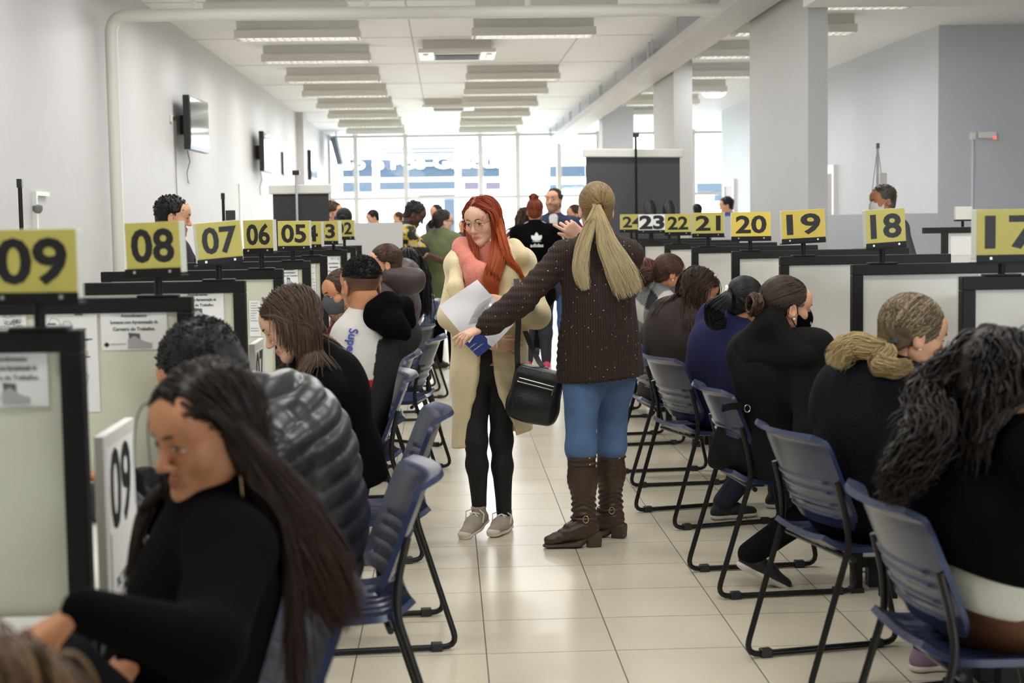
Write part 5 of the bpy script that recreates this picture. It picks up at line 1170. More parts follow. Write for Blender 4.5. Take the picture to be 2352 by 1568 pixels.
p.pants(m_dtrous, .014); shoes(p, m_blk_shoe, m_sole_d); rs = p.rs
L = scalp_roots(2600, rs, zmin=-.06); S_ = np.stack([L * k + rs.normal(size=L.shape) * .003 for k in (1, 1.03, 1.06)], 1); S_ = p.hc + (S_ * p.sc) @ p.R.T
p.hair([p.cap_part(BK[0], .006, c1=BK[1]), ribbons(S_, .0035, lin(12, 11, 11), lin(46, 42, 40), rs, (1, 1, .5))]); p.finish(beard=(.03, .025, .02))
# ---- woman in black sweater and jeans
p = Person('woman in profile with shoulder-length brown hair, black sweater and jeans', (-.29, 5.5), 184, P(668, 742, 5.36), (186, -26, 0), 'sit', 1.66, 1.02, hip=(-.40, 5.5, .555), hunch=.045, skin='fair', group=GL, res=.0085, hres=.0035)
p.arm('L', P(600, 985, 5.2), elbow=P(690, 975, 5.15)); p.arm('R', p.hip + V3((-.44, -.22, .25))); 
def ex(sd, s):
    sd.cap(s.hip + s.tf * -.03 + s.u * .09, s.hip + V3((.03, 0, .02)), .17, .185, .05, s.tf, .8); sd.cut(s.hip + V3((0, 0, -.025)), (.25, 0, -1), .02)
p.top('sweater', m_blackfab, .02, .02, .034, .006, 14, ex); p.pants(m_djean, .012, name='jeans'); shoes(p, m_blk_shoe, m_sole_d)
rs = p.rs; parts = [p.cap_part(lin(48, 34, 26), .004, c1=lin(84, 64, 50), plane=.006)]
st = strands_long(p.B, rs, 460, .25, .008, .75, 20, .42, coll=p.coll(.025), vol=.003, zmin=-.06, tuck=(-1, 1), drop=1); parts.append(ribbons(st, .0034, lin(34, 24, 18), lin(98, 76, 58), rs, (.8, 1, 1, 1, .5), tipmix=.3, tipcol=lin(104, 78, 58))); p.hair(parts); p.finish(brow=lin(60, 42, 32))
g = MB(); g.tube([Vector(p.T(-.02, .045, .122) - p.rt), Vector(p.T(.03, .045, .122) - p.rt)], .004, 6); g.build('hair_clip', m_silver, p.o, smooth=True)
# ---- boy in the black and white hoodie
p = Person('boy with faded haircut in a black and white hooded jacket, seen from behind', (-.43, 6.85), 150, P(829, 655, 6.78), (118, -6, 0), 'sit', 1.7, .98, hip=(-.44, 6.86, .54), hunch=.03, skin='tan', fem=False, group=GL, res=.008, hres=.0035)
p.SL = V3(P(806, 775, 6.72)); p.SR = V3(P(925, 770, 6.86)); p.arm('L', P(770, 960, 6.85), elbow=P(815, 905, 6.66)); p.arm('R', p.hip + p.f * .34 + p.u * .27 + p.r * .05 - V3((0, .25, 0)))
zb = P(860, 775, 6.7).z
def hood_col(V):
    zz = lambda y: P(860, y, 6.7).z
    xl = np.interp(-V[:, 2], [-zz(700), -zz(745), -zz(782), -zz(885)], [P(915, 7, 6.7).x, P(905, 7, 6.7).x, P(851, 7, 6.7).x, P(836, 7, 6.7).x]); c = np.tile([.009, .009, .010], (len(V), 1))
    L_ = V[:, 0] < xl; c[L_ & (V[:, 2] > zz(868))] = lin(212, 208, 202); c[L_ & (V[:, 2] <= zz(868)) & (V[:, 2] > zz(886))] = lin(170, 24, 24); return c
m_hood = mat('colour_block_fabric', (.5, .5, .5), .75, attr=True, noise=.03, nscale=30)
p.top('hooded_jacket', m_hood, .028, .08, .04, .006, 15, None, None, hood_col)
sd = SD(); sd.chain([P(846, 742, 6.70), P(862, 715, 6.68), P(892, 700, 6.70), P(922, 706, 6.78), P(938, 738, 6.8)], [.03, .042, .05, .045, .035], .04); sd.chain([P(862, 735, 6.68), P(900, 745, 6.66), P(926, 752, 6.7)], [.03, .04, .03], .05); sd.cap(P(905, 750, 6.66), P(931, 772, 6.69), .05, .018, .05)
p.garment('hood', sd, m_blackfab, .008, amp=.006, scale=26)
p.pants(m_dtrous, .012); shoes(p, m_blk_shoe, m_sole_w)
D_ = p.torso_sd(.028, .08, True); p.arms_sd(D_, .025)
def on_surf(px, py, Y0):
    a = V3(P(px, py, Y0)); d = a - np.array([0, 0, CAMH]); d /= np.linalg.norm(d); a = a - d * .6
    for _ in range(80):
        v = D_.at(a[None])[0]
        if v < .004: break
        a = a + d * max(v * .8, .002)
    return a
A_, B_, C_ = on_surf(808, 768, 6.7), on_surf(799, 838, 6.7), on_surf(822, 800, 6.7); ax = Vector(B_ - A_).normalized(); up_ = Vector(C_ - (A_ + B_) / 2); up_ = (up_ - ax * up_.dot(ax)).normalized(); n_ = ax.cross(up_)
o_ = Vector((A_ + B_) / 2) + n_ * .012 - p.root
drape(text_on('lettering', 'Superior', frame_M(o_, ax, up_), .040, mat('blue_print', lin(52, 66, 168), .6), p.o, bold=.012, depth=.002, sx=.95), D_, -n_, .009)
L = scalp_roots(3500, p.rs, zmin=.035, vol=-.004); S_ = np.stack([L * k + p.rs.normal(size=L.shape) * .0015 for k in (1, 1.02, 1.035)], 1); S_ = p.hc + (S_ * p.sc) @ p.R.T
sdc = hair_cap(False, -.004, .012); sdc.cut((0, -.05, .018), (0, .1, -1), .02); V, F = sdc.mesh(.005, 2)
p.hair([(p.hc + (V * p.sc) @ p.R.T, F, np.tile(lin(14, 12, 12), (len(V), 1))), ribbons(S_, .0028, lin(10, 9, 9), lin(34, 30, 28), p.rs, (1, 1, .5))]); p.finish(fade=lin(40, 32, 28))
# ---- woman with grey mask
p = Person('woman with grey face mask and magenta coat, half hidden by the boy', (-.42, 8.0), 188, P(785, 672, 7.9), (205, -12, 0), 'sit', 1.62, 1, hip=(-.5, 8.0, .54), skin='tan', group=GL, res=.011, hres=.0045)
desk_arms(p, 1); p.top('coat', mat('magenta_wool', lin(112, 34, 66), .85, noise=.1), .03, .1, None, .006, 18); p.pants(m_dtrous); shoes(p, m_blk_shoe, m_sole_d)
sd = SD(); sd.chain([p.N + V3((.075 * math.cos(t), .075 * math.sin(t), .025 + .02 * math.cos(t * 2))) for t in np.linspace(0, 6.283, 13)], [.032] * 13, .02)
p.garment('scarf', sd, mat('leopard_scarf', lin(120, 100, 74), .9, noise=.7, nscale=70), .009, amp=.005, scale=50); rs = p.rs
parts = [p.cap_part(BR[0], .003, c1=BR[1]), ribbons(strands_to(p.B, rs, (0, -.1, -.02), 260), .0035, BR[0], BR[1], rs)]; p.hair(parts); p.finish(); p.mask(mat('charcoal_mask', lin(78, 82, 88), .85, noise=.1)); pearl(p, -1)
# ---- woman in brown puffer coat, person with long black hair
p = Person('woman with dark hair tied back in a brown puffer coat with a big hood', (-.33, 10.1), 165, P(884, 606, 9.5), (188, -8, 0), 'sit', 1.62, 1.05, hip=(-.44, 10.15, .54), skin='light', group=GL, res=.011, hres=.0045, hunch=.05)
desk_arms(p, 1); m_bp = mat('brown_puffer', lin(74, 62, 62), .45, noise=.1); p.top('puffer_coat', m_bp, .045, .14, .05, .004, 30, None, quilt(p, .07, .012)); p.pants(m_dtrous); shoes(p, m_blk_shoe, m_sole_d)
sd = SD(); sd.ell(p.N + V3((.09, -.06, .01)), (.12, .075, .085), k=.05); sd.cap(p.N + V3((.0, -.1, .06)), p.N + V3((.16, -.08, .05)), .05, .05, .04); p.garment('hood', sd, m_bp, .01, amp=.006, scale=24); rs = p.rs
parts = [p.cap_part(BR[0], .003, c1=BR[1], plane=.008), ribbons(strands_to(p.B, rs, (0, -.1, .03), 260), .0035, BR[0], BR[1], rs)]; p.hair(parts); p.finish()
p = Person('person with long straight black hair in black clothes past the brown puffer coat', (-.4, 11.6), 165, P(932, 610, 11.2), (150, -14, 0), 'sit', 1.62, 1.0, hip=(-.5, 11.7, .54), skin='light', group=GL, res=.012, hres=.006, hunch=.05)
desk_arms(p, 1); p.top('sweater', m_blackfab, .03, .1); p.pants(m_dtrous); shoes(p, m_blk_shoe, m_sole_d); rs = p.rs
p.hair([p.cap_part(BK[0], .01, c1=BK[1]), ribbons(strands_long(p.B, rs, 380, .42, 0, .6, 20, .4, coll=p.coll(.05), vol=.008), .005, BK[0], BK[1], rs)]); p.finish()
# ================= right row
# ---- curly-haired woman nearest on the right
p = Person('woman with dark curly hair and black jacket over a white shirt, nearest on the right', (1.28, 3.74), 8, P(2296, 885, 3.52), (28, -16, 0), 'sit', 1.68, 1.22, hip=(1.33, 3.72, .555), hunch=.05, skin='tan', group=GRR, res=.010, hres=.005)
p.SL = V3(P(2130, 1040, 3.62)); p.SR = V3(P(2400, 1040, 3.36)); p.arm('R', p.hip + V3((.36, -.16, .27))); p.arm('L', p.hip + V3((.38, .14, .26)))
def ex(sd, s):
    sd.cap(s.hip + V3((.02, 0, .10)), s.hip + V3((.02, 0, .16)), .21, .2, .05, s.tf, .85); sd.cut(s.hip + V3((-.1, 0, .085)), (-.35, 0, -1), .02)
p.top('jacket', m_blackfab, .035, 0, .042, .007, 13, ex)
sd = SD(); q0 = (p.waist - p.hip); sd.cap(p.hip + q0 * .1, p.hip + q0 * .8, .218, .205, .05, p.tf, .80); sd.cut(p.hip + V3((-.12, 0, .02)), (-.2, .1, -1), .012); p.garment('shirt', sd, mat('white_muslin', lin(214, 216, 206), .85, bump=.3, bscale=120), .009, amp=.005, scale=30)
p.pants(mat('brown_leatherette', lin(96, 60, 36), .55, noise=.12, nscale=10), .022, extra=lambda sd, s: sd.cap(s.hip + V3((-.03, 0, -.0)), s.hip + V3((.1, 0, -.0)), .13, .13, .08)); shoes(p, m_blk_shoe, m_sole_d); rs = p.rs
parts = [p.cap_part(BK[0], .012, c1=lin(40, 32, 28))]; st = strands_long(p.B, rs, 380, .22, .0, .8, 20, .3, coll=p.coll(.05), vol=.008, wave=.22); parts.append(ribbons(st, .0046, lin(10, 8, 7), lin(40, 30, 26), rs))
gA = [p.T(-.05, -.09, .05), p.T(-.1, -.13, -.05), P(2150, 1000, 3.42), P(2070, 1090, 3.44), P(2040, 1160, 3.46)]; b1 = bundle(gA, [.03, .05, .06, .055, .03], 150, rs, 30, ends_spread=.5); nb = len(b1); b1 = b1 + .009 * np.stack([np.sin(np.linspace(0, 34, 30) + q) for q in rs.uniform(0, 6, nb)])[..., None] * rs.normal(size=(nb, 1, 3)); parts.append(ribbons(b1, .0036, lin(10, 8, 7), lin(46, 33, 28), rs)); p.hair(parts); p.finish()
# ---- fleece coat
m_fleece = mat('navy_fleece', lin(14, 16, 22), .95, spec=.2, noise=.25, nscale=90, bump=.5, bscale=160)
p = Person('woman with blonde-streaked hair tied with a black bow in a dark fleece coat', (1.27, 4.95), 14, P(2098, 768, 4.78), (4, -14, 0), 'sit', 1.66, 1.12, hip=(1.36, 4.96, .55), hunch=.06, skin='light', group=GRR, res=.009, hres=.0035)
p.SL = V3(P(1935, 930, 4.95)); p.SR = V3(P(2118, 935, 4.70)); desk_arms(p, 1); p.arm('R', p.hip + V3((.36, -.08, .25)), elbow=P(2090, 1080, 4.6))
def ex(sd, s):
    sd.cap(s.hip + V3((-.02, 0, -.01)), s.hip + V3((.06, .02, .12)), .20, .19, .06, s.tf, .86); sd.cap(P(1930, 888, 4.88), P(2060, 892, 4.70), .07, .065, .06); sd.cap(P(2060, 892, 4.70), P(2150, 900, 4.72), .06, .05, .05)
p.top('fleece_coat', m_fleece, .05, .06, .055, .007, 20, ex); p.AR = p.AR + V3((-.28, -.02, 0)); p.pants(m_dtrous, .014); shoes(p, mat('mauve_sneaker', lin(140, 116, 134), .8), m_sole_w, 'sneaker'); rs = p.rs
tie = (.03, -.085, -.055); cA, cB = lin(66, 54, 42), lin(176, 156, 118); parts = [p.cap_part(lin(66, 54, 42), .006, c1=lin(120, 100, 74), plane=.006), ribbons(strands_to(p.B, rs, tie, 420, vol=.006), .0036, cA, cB, rs, (.8, 1, 1, 1, .9), streak=2.4)]
T0 = p.T(*tie); gT = [T0, P(2010, 800, 4.72), P(1965, 790, 4.76), P(1935, 805, 4.77), P(1915, 845, 4.76)]; parts.append(ribbons(bundle(gT, [.02, .034, .04, .036, .02], 150, rs, 26, ends_spread=.6, wave=.012), .0032, lin(110, 90, 60), lin(222, 198, 142), rs, tipmix=.4, tipcol=lin(222, 198, 142)))
gT = [T0, P(2040, 812, 4.7), P(2010, 836, 4.68), P(2050, 846, 4.62), P(2100, 838, 4.6)]; parts.append(ribbons(bundle(gT, [.02, .03, .03, .02, .01], 90, rs, 26, ends_spread=.6, wave=.012), .003, lin(110, 90, 60), lin(210, 186, 132), rs)); p.hair(parts); p.finish(); pearl(p, 1, .004)
g = MB(); c = Vector(T0) - p.root + Vector((0, -.02, .01)); g.box(c, (.02, .02, .02))
for q in (-1, 1): g.prism([(0, 0), (q * .035, .02), (q * .03, -.014)], -.012, .008, Matrix.Translation(c) @ Matrix.Rotation(-.5, 4, 'Y'))
g.build('hair_bow', m_dark, p.o, bevel=.003)
# ---- black coat, black mask
p = Person('woman with dark bun, pearl earring and black face mask in a long black coat', (1.25, 6.15), 12, P(1806, 706, 5.95), (12, -8, 0), 'sit', 1.64, 1.02, hip=(1.33, 6.16, .55), hunch=.045, skin='light', group=GRR, res=.008, hres=.0035)
p.SL = V3(P(1722, 815, 6.08)); p.SR = V3(P(1858, 812, 5.84)); p.arm('R', P(1885, 895, 5.85), elbow=P(1868, 985, 5.78)); p.arm('L', p.hip + V3((.38, .12, .25)))
p.hand('R', (.7, .1, .1), (0, -.8, .6), curl=(.5, .6, .6, .6)); m_bcoat = mat('black_wool_coat', (.006, .006, .0062), .9, noise=.08, nscale=30, spec=.2)
def ex(sd, s):
    sd.cap(s.hip + V3((-.02, .02, .06)), P(1752, 1040, 6.2), .19, .2, .06, V3((.3, .9, 0)), .8); sd.cap(P(1735, 1000, 6.15), P(1668, 1108, 6.28), .13, .09, .06, V3((0, 1, 0)), .6); sd.cap(P(1760, 1020, 6.05), P(1800, 1095, 6.0), .13, .12, .06)
    sd.cut(P(1668, 1140, 6.2), (0, 0, -1), .02); sd.cap(s.SL + V3((0, 0, .03)), s.SR + V3((.03, -.02, .03)), .05, .055, .04)
p.top('coat', m_bcoat, .035, .08, .045, .006, 13, ex)
sd = SD(); sd.cap(P(1712, 790, 6.02), P(1770, 742, 5.9), .05, .055, .05); sd.cap(P(1770, 752, 5.90), P(1858, 818, 5.78), .042, .04, .05); sd.cap(P(1858, 815, 5.78), P(1876, 822, 5.78), .035, .02, .03); sd.cap(P(1740, 815, 5.95), P(1840, 825, 5.82), .06, .05, .06); p.garment('hood_collar', sd, m_bcoat, .008, amp=.007, scale=20)
g = MB(); g.grid(lambda u, v: Vector(P(1660 + 62 * u, 930 + 16 * v - 6 * math.sin(u * 3), 5.93 - .03 * math.sin(u * 3))) - p.root, 10, 2, .006); bl = g.build('half_belt', m_bcoat, p.o, smooth=True)
g = MB(); c = Vector(P(1717, 938, 5.88)) - p.root; g.tube([c + Vector((.011 * math.cos(t), 0, .014 * math.sin(t))) for t in np.linspace(0, 6.283, 15)], .002, 6); g.build('button', m_silver, bl, smooth=True)
p.AR = V3(P(1722, 1150, 6.1)); p.AR[2] = .14; p.footdir['R'] = V3((.9, .2, 0)); p.pants(m_dtrous, .012); rs = p.rs
p.shoe('R', m_blk_shoe, m_sole_w, name='sneaker', pitch=-.5, lift=.06); p.shoe('L', m_blk_shoe, m_sole_w, name='sneaker')
parts = [p.cap_part(lin(26, 19, 16), .0, c1=lin(58, 44, 36), plane=.010), ribbons(strands_to(p.B, rs, (0, -.108, -.005), 420, m=12), .0028, lin(22, 16, 14), lin(84, 66, 56), rs, (.8, 1, 1, 1, .9))]
cb = p.T(0, -.125, -.005); th = rs.uniform(0, 6.28, 70); tt = np.linspace(0, 5.5, 22); bn = np.stack([cb + p.R @ np.array([0, -.012, 0]) + (np.stack([np.cos(tt + a) * (.035 + .009 * np.sin(a * 3)), .02 * np.sin(tt * .7 + a * 2) , np.sin(tt + a) * (.038 + .009 * np.cos(a * 2))], 1) @ p.R.T) for a in th]); parts.append(ribbons(bn, .006, lin(28, 20, 17), lin(104, 76, 60), rs, (.7, 1, 1, .7)))
p.hair(parts); p.finish(); mk = p.mask(m_blackfab); pearl(p, 1, .0055)
text_on('lettering', 'Co', frame_M(Vector(p.T(.066, .083, -.05) - p.rt), Vector(p.R @ np.array([-.75, .65, 0])), Vector(p.R[:, 2])), .012, mat('white_print', (.85, .85, .85), .6), mk, depth=.0006, bold=-.01)
# pink handbag on the desk behind her arm
c = P(1900, 880, 6.3); t = empty('handbag', (c.x, c.y, .742), 0, 'shiny pink handbag with a long strap on the desk beside the black coat', 'bag'); m_pinkl = mat('pink_patent', lin(206, 116, 112), .2, coat=.5)
s = SD(); s.box((c.x, c.y, .80), (.10, .035, .035), None, .022); V, F = s.mesh(.007, 1); np_mesh('body', V, F, m_pinkl, t, None, (c.x, c.y, .742))
q = [P(1915, 905, 6.3), P(1906, 870, 6.28), P(1880, 825, 6.25), P(1868, 800, 6.2)]; q = smooth_path(q, 10); g = MB(); g.grid(lambda u, v: Vector(q[int(round(u * 9))]) - Vector((c.x, c.y, .742)) + Vector(((v - .5) * .018, 0, 0)), 9, 2, .003); g.build('strap', m_pinkl, t, smooth=True)
# ---- navy hoodie, black ponytail
p = Person('woman with black ponytail and white hair tie in a navy blue hoodie', (1.22, 7.55), 18, P(1712, 694, 7.3), (42, -20, 0), 'sit', 1.62, 1.05, hip=(1.30, 7.57, .55), hunch=.06, skin='tan', group=GRR, res=.009, hres=.0045)
desk_arms(p, 1); m_navy = mat('navy_sweatshirt', lin(38, 40, 78), .9, noise=.1, nscale=20, spec=.2); p.top('hoodie', m_navy, .035, .12, .045, .006, 15); p.AR = p.AR + V3((-.42, -.05, 0)); p.pants(mat('navy_trousers', lin(26, 30, 52), .8), .014); shoes(p, mat('green_black_sneaker', lin(28, 42, 40), .7), m_sole_w, 'sneaker'); rs = p.rs
tie = (-.02, -.118, .012); parts = [p.cap_part(BK[0], .002, c1=lin(26, 25, 27)), ribbons(strands_to(p.B, rs, tie, 360), .0032, lin(10, 9, 10), lin(46, 45, 50), rs)]; T0 = p.T(*tie)
gT = [T0, P(1665, 690, 7.15), P(1640, 708, 7.14), P(1642, 738, 7.16), P(1668, 744, 7.12)]; parts.append(ribbons(bundle(gT, [.016, .034, .045, .04, .02], 150, rs, 24, wave=.006), .004, lin(10, 9, 10), lin(40, 39, 44), rs)); p.hair(parts); p.finish()
g = MB(); g.tube([Vector(T0 - p.rt) + Vector((.012 * math.sin(t) - .02, .022 * math.cos(t), .028 * math.sin(t))) for t in np.linspace(0, 6.283, 17)], .008, 8); g.build('hair_tie', m_white, p.o, smooth=True)
# ---- dark brown coat
p = Person('woman with dark brown hair and silver hair clip in a dark brown coat', (1.2, 8.75), 8, P(1606, 666, 8.5), (2, -26, 0), 'sit', 1.64, 1.12, hip=(1.28, 8.72, .55), hunch=.07, skin='tan', group=GRR, res=.010, hres=.0045)
p.SL = V3(P(1510, 770, 8.72)); p.SR = V3(P(1585, 780, 8.42)); desk_arms(p, 1); p.top('coat', mat('dark_brown_wool', lin(44, 35, 32), .9, noise=.1, nscale=25), .045, .10, .05, .006, 14, lambda sd, s: sd.cap(s.hip + V3((-.06, 0, -.06)), s.hip + V3((.0, 0, .2)), .2, .19, .05, s.tf, .8)); p.pants(mat('ochre_trousers', lin(150, 112, 34), .8, noise=.1), .016); shoes(p, m_blk_shoe, m_sole_d); rs = p.rs
parts = [p.cap_part(lin(34, 22, 18), .006, c1=lin(62, 42, 34), plane=.006), ribbons(strands_long(p.B, rs, 420, .28, .005, .9, 20, .42, coll=p.coll(.05), vol=.004, tuck=(1,)), .0038, lin(26, 18, 15), lin(74, 52, 42), rs)]; p.hair(parts); p.finish()
g = MB(); r = random.Random(4)
for k in range(9): g.box(Vector(p.T(.05 + .012 * math.sin(k), .04 - .003 * k, .115 - k * .005) - p.rt), (.012, .012, .012), Matrix.Rotation(k, 3, 'X'))
g.build('hair_clip', m_silver, p.o, bevel=.002)['label'] = 'sparkling silver hair clip'
sd = SD(); sd.chain([p.N + p.cf * .10 + p.tu * .05, p.N + p.cf * .16 - p.tu * .04, p.N + p.cf * .18 - p.tu * .14], [.05, .05, .04]); p.garment('scarf', sd, MATS['leopard_scarf'], .009, amp=.005, scale=50)
# ---- checked coat
p = Person('woman with low bun and drop earring in a grey and black checked coat', (1.2, 10.25), 12, P(1538, 628, 9.95), (14, -17, 0), 'sit', 1.64, 1.05, hip=(1.28, 10.27, .55), hunch=.05, skin='tan', group=GRR, res=.010, hres=.0045)
def checks(V):
    q = V - p.hip; a = np.floor((q @ p.tu) / .085).astype(int); b = np.floor((q @ p.r + .35 * (q @ p.f)) / .085).astype(int); k = (a % 2) + (b % 2)
    return np.array([lin(30, 30, 32), lin(112, 112, 112), lin(178, 176, 172)])[k]
p.SL = V3(P(1468, 735, 10.1)); p.SR = V3(P(1540, 725, 9.8)); desk_arms(p, 1); p.top('checked_coat', mat('checked_wool', (.4, .4, .4), .9, attr=True, noise=.06, nscale=60), .05, .14, .055, .005, 14, None, None, checks, .009); p.pants(m_dtrous); shoes(p, m_blk_shoe, m_sole_d); rs = p.rs
tie = (0, -.1, -.03); T0 = p.T(*tie); cA, cB = lin(40, 26, 19), lin(96, 64, 46); parts = [p.cap_part(cA, .006, c1=lin(70, 46, 34)), ribbons(strands_to(p.B, rs, tie, 360, vol=.006), .0036, cA, cB, rs), ribbons(bundle([T0, p.T(0, -.15, -.045), p.T(0, -.165, -.09), p.T(0, -.13, -.12)], [.03, .05, .05, .03], 120, rs, 20, wave=.014), .005, cA, cB, rs)]; p.hair(parts); p.finish(); pearl(p, 1, .005)
sd = SD(); sd.cap(p.N + p.f * .05, p.N + p.f * .1 - p.r * .08, .06, .05, .04); sd.cap(p.N - p.f * .06, p.N + p.f * .08 + p.r * .07, .05, .06, .04); p.garment('collar', sd, mat('grey_wool', lin(84, 84, 86), .9), .01)
# ---- the last one on the right row
p = Person('woman with reddish brown hair and floral clothes behind the checked coat', (1.2, 11.7), 10, P(1487, 632, 11.35), (25, -15, 0), 'sit', 1.6, 1.02, hip=(1.25, 11.65, .54), hunch=.05, skin='light', group=GRR, res=.012, hres=.006)
p.SL = V3(P(1428, 735, 11.5)); p.SR = V3(P(1478, 735, 11.2)); desk_arms(p, 1); p.top('floral_top', mat('floral_print', lin(116, 44, 48), .85, noise=.9, nscale=30), .04, .1); p.pants(m_dtrous); shoes(p, m_blk_shoe, m_sole_d); rs = p.rs
parts = [p.cap_part(lin(60, 34, 26), .008, c1=lin(110, 64, 48)), ribbons(strands_long(p.B, rs, 320, .38, 0, .7, 20, .4, coll=p.coll(.04), vol=.006), .005, lin(56, 32, 24), lin(128, 76, 56), rs)]; p.hair(parts); p.finish()
# ================================================================ people farther back
def stander(label, head, Y, look, face, top, pant, skin='light', fem=False, hair=BK, style='short', shoes_=None, sole=None, w=1.0, H=None, sleeves=True, tt=.025, lean=0, shoe_y=None, **kw):
    c = P(head[0], head[1], Y); a = math.radians(face); H = H or (c.z + .115 + lean * .05); x, y = c.x - math.cos(a) * lean, c.y - math.sin(a) * lean
    p = Person(label, (x, y), face, c, look, 'stand', H, w, skin=skin, fem=fem, group='people standing farther back', res=.012, hres=.0055, hip=(x - .3 * lean * math.cos(a), y - .3 * lean * math.sin(a), .53 * H))
    for k, v in kw.items():
        if k in ('WR', 'WL'): p.arm(k[1], p.loc(*v))
    p.top('jacket' if not kw.get('topname') else kw['topname'], top, tt, .14, None, .006, 16, sleeves=sleeves); p.pants(pant, .012)
    for q in 'RL': p.footdir[q] = p.f; p.shoe(q, shoes_ or m_blk_shoe, sole or m_sole_d)
    rs = p.rs; parts = [p.cap_part(hair[0], .001 if style == 'short' else .003, c1=hair[1])]
    if style == 'short':
        L = scalp_roots(350, rs, zmin=-.02); S_ = np.stack([L * k + rs.normal(size=L.shape) * .002 for k in (1, 1.04, 1.07)], 1); parts.append(ribbons(p.hc + (S_ * p.sc) @ p.R.T, .005, hair[0], hair[1], rs, (1, 1, .5)))
    elif style == 'long': parts.append(ribbons(strands_long(p.B, rs, 280, .36, 0, .7, 18, .4, coll=p.coll(.04), vol=.004), .0055, hair[0], hair[1], rs))
    elif style == 'tied': parts += [ribbons(strands_to(p.B, rs, (0, -.1, 0), 220), .0045, hair[0], hair[1], rs), ribbons(bundle([p.T(0, -.1, 0), p.T(0, -.135, -.02), p.T(0, -.13, -.08)], [.02, .035, .02], 60, rs, 14), .006, hair[0], hair[1], rs)]
    elif style == 'bun': parts += [ribbons(strands_to(p.B, rs, (0, -.05, .115), 240), .0045, hair[0], hair[1], rs), ribbons(bundle([p.T(.03, -.05, .11), p.T(0, -.06, .15), p.T(-.03, -.06, .12), p.T(.01, -.08, .1)], [.02, .03, .03, .02], 60, rs, 14), .007, hair[0], hair[1], rs)]
    if style != 'none': p.hair(parts)
    return p
def floral(m='black_yellow_floral_shirt'):
    mm = mat(m, (.02, .02, .03), .8); nt = mm.node_tree; b = nt.nodes['Principled BSDF']; tc = nt.nodes.new('ShaderNodeTexCoord'); v = nt.nodes.new('ShaderNodeTexNoise'); v.inputs['Scale'].default_value = 9; v.inputs['Detail'].default_value = 2
    r = nt.nodes.new('ShaderNodeValToRGB'); e = r.color_ramp.elements; r.color_ramp.interpolation = 'CONSTANT'; e[0].color = (*lin(26, 26, 36), 1); e[1].position = .52; e[1].color = (*lin(196, 164, 50), 1); k = e.new(.58); k.color = (*lin(190, 186, 186), 1); k = e.new(.66); k.color = (*lin(40, 40, 60), 1)
    nt.links.new(tc.outputs['Object'], v.inputs['Vector']); nt.links.new(v.outputs['Fac'], r.inputs[0]); nt.links.new(r.outputs[0], b.inputs['Base Color']); return mm
p = stander('dark-skinned man in a black and yellow floral shirt bending his head, beyond the white screen', (953, 492), 15.4, (-5, -32, 0), 5, floral(), m_dtrous, 'dark', hair=(lin(22, 20, 22), lin(40, 38, 40)), lean=.10, tt=.03, sleeves=False, topname='shirt', WR=(.1, .42, 1.05), WL=(-.08, .45, 1.1))
for q in 'LR': sd = SD(); sd.cap(getattr(p, 'S' + q), getattr(p, 'S' + q) * .2 + getattr(p, 'E' + q) * .8, .075, .07, .03); p.garment('sleeve', sd, MATS['black_yellow_floral_shirt'], .012)
p.finish()
p = stander('woman in an olive green vest with grey sleeves, hair tied back, in the aisle', (1018, 508), 15.6, (20, -2, 0), 60, mat('grey_jersey', lin(176, 174, 176), .85), m_blackfab, 'fair', True, (lin(30, 24, 24), lin(70, 58, 54)), 'tied', mat('brown_ankle_boot', lin(60, 40, 32), .5), WR=(.15, .25, 1.0), w=1.12)
sd = p.torso_sd(.045, .34, True, kk=.05); sd.cap(p.hip, p.hip - p.u * .2, .19, .21, .06, p.tf, .8); sd.cut(p.hip - p.u * .22, (0, 0, -1)); p.garment('vest', sd, mat('olive_quilted_cotton', lin(104, 112, 76), .85, noise=.1), .012, amp=.006, scale=18); p.finish()
g = MB()
for q in (-1, 1): g.tube([Vector(p.T(q * .031 + .024 * math.cos(t), .1, -.006 + .02 * math.sin(t)) - p.rt) for t in np.linspace(0, 6.283, 17)], .002, 5)
g.tube([Vector(p.T(.055, .095, 0) - p.rt), Vector(p.T(.082, -.01, .004) - p.rt)], .002, 5); g.build('glasses', m_dark, p.o, smooth=True)
# back of the black track jacket
p = stander('person with copper hair bun and black track jacket with a white emblem, back turned', (1229, 484), 15.3, (80, -4, 0), 92, m_blackfab, mat('charcoal_trousers', lin(44, 46, 58), .85), 'light', True, (lin(72, 28, 18), lin(150, 70, 42)), 'bun', mat('pink_sneaker', lin(206, 70, 92), .7), m_sole_w, tt=.03, w=1.05, WR=(.22, .25, 1.05), WL=(-.22, .25, 1.05)); p.finish()
m_emb = mat('white_emblem', (.85, .85, .85), .6); c = Vector(P(1230, 548, 15.3)) - p.root; 
D_ = SD(); D_.p = p.torso_sd(.034, .14, True).p
def surf_y(x, z):      # distance of the jacket's back at this spot
    y = -.35
    for _ in range(60):
        d = D_.at(np.array([[p.rt[0] + x, p.rt[1] + y, z]]))[0]
        if d < .004: break
        y += max(d * .8, .002)
    return y
e = MB()
def leaf(a, L, wd, x0, z0):
    ca, sa = math.cos(a), math.sin(a); q = [(0, 0), (wd, L * .35), (wd * .8, L * .75), (0, L), (-wd * .8, L * .75), (-wd, L * .35)]
    pts = [(x0 + u * ca + v * sa, z0 - u * sa + v * ca) for u, v in q]; vs = [Vector((x, surf_y(x, z) - .004, z)) for x, z in pts]; e.add(vs + [v - Vector((0, .004, 0)) for v in vs], [tuple(range(6, 12)), tuple(range(5, -1, -1))] + [(i, (i + 1) % 6, (i + 1) % 6 + 6, i + 6) for i in range(6)])
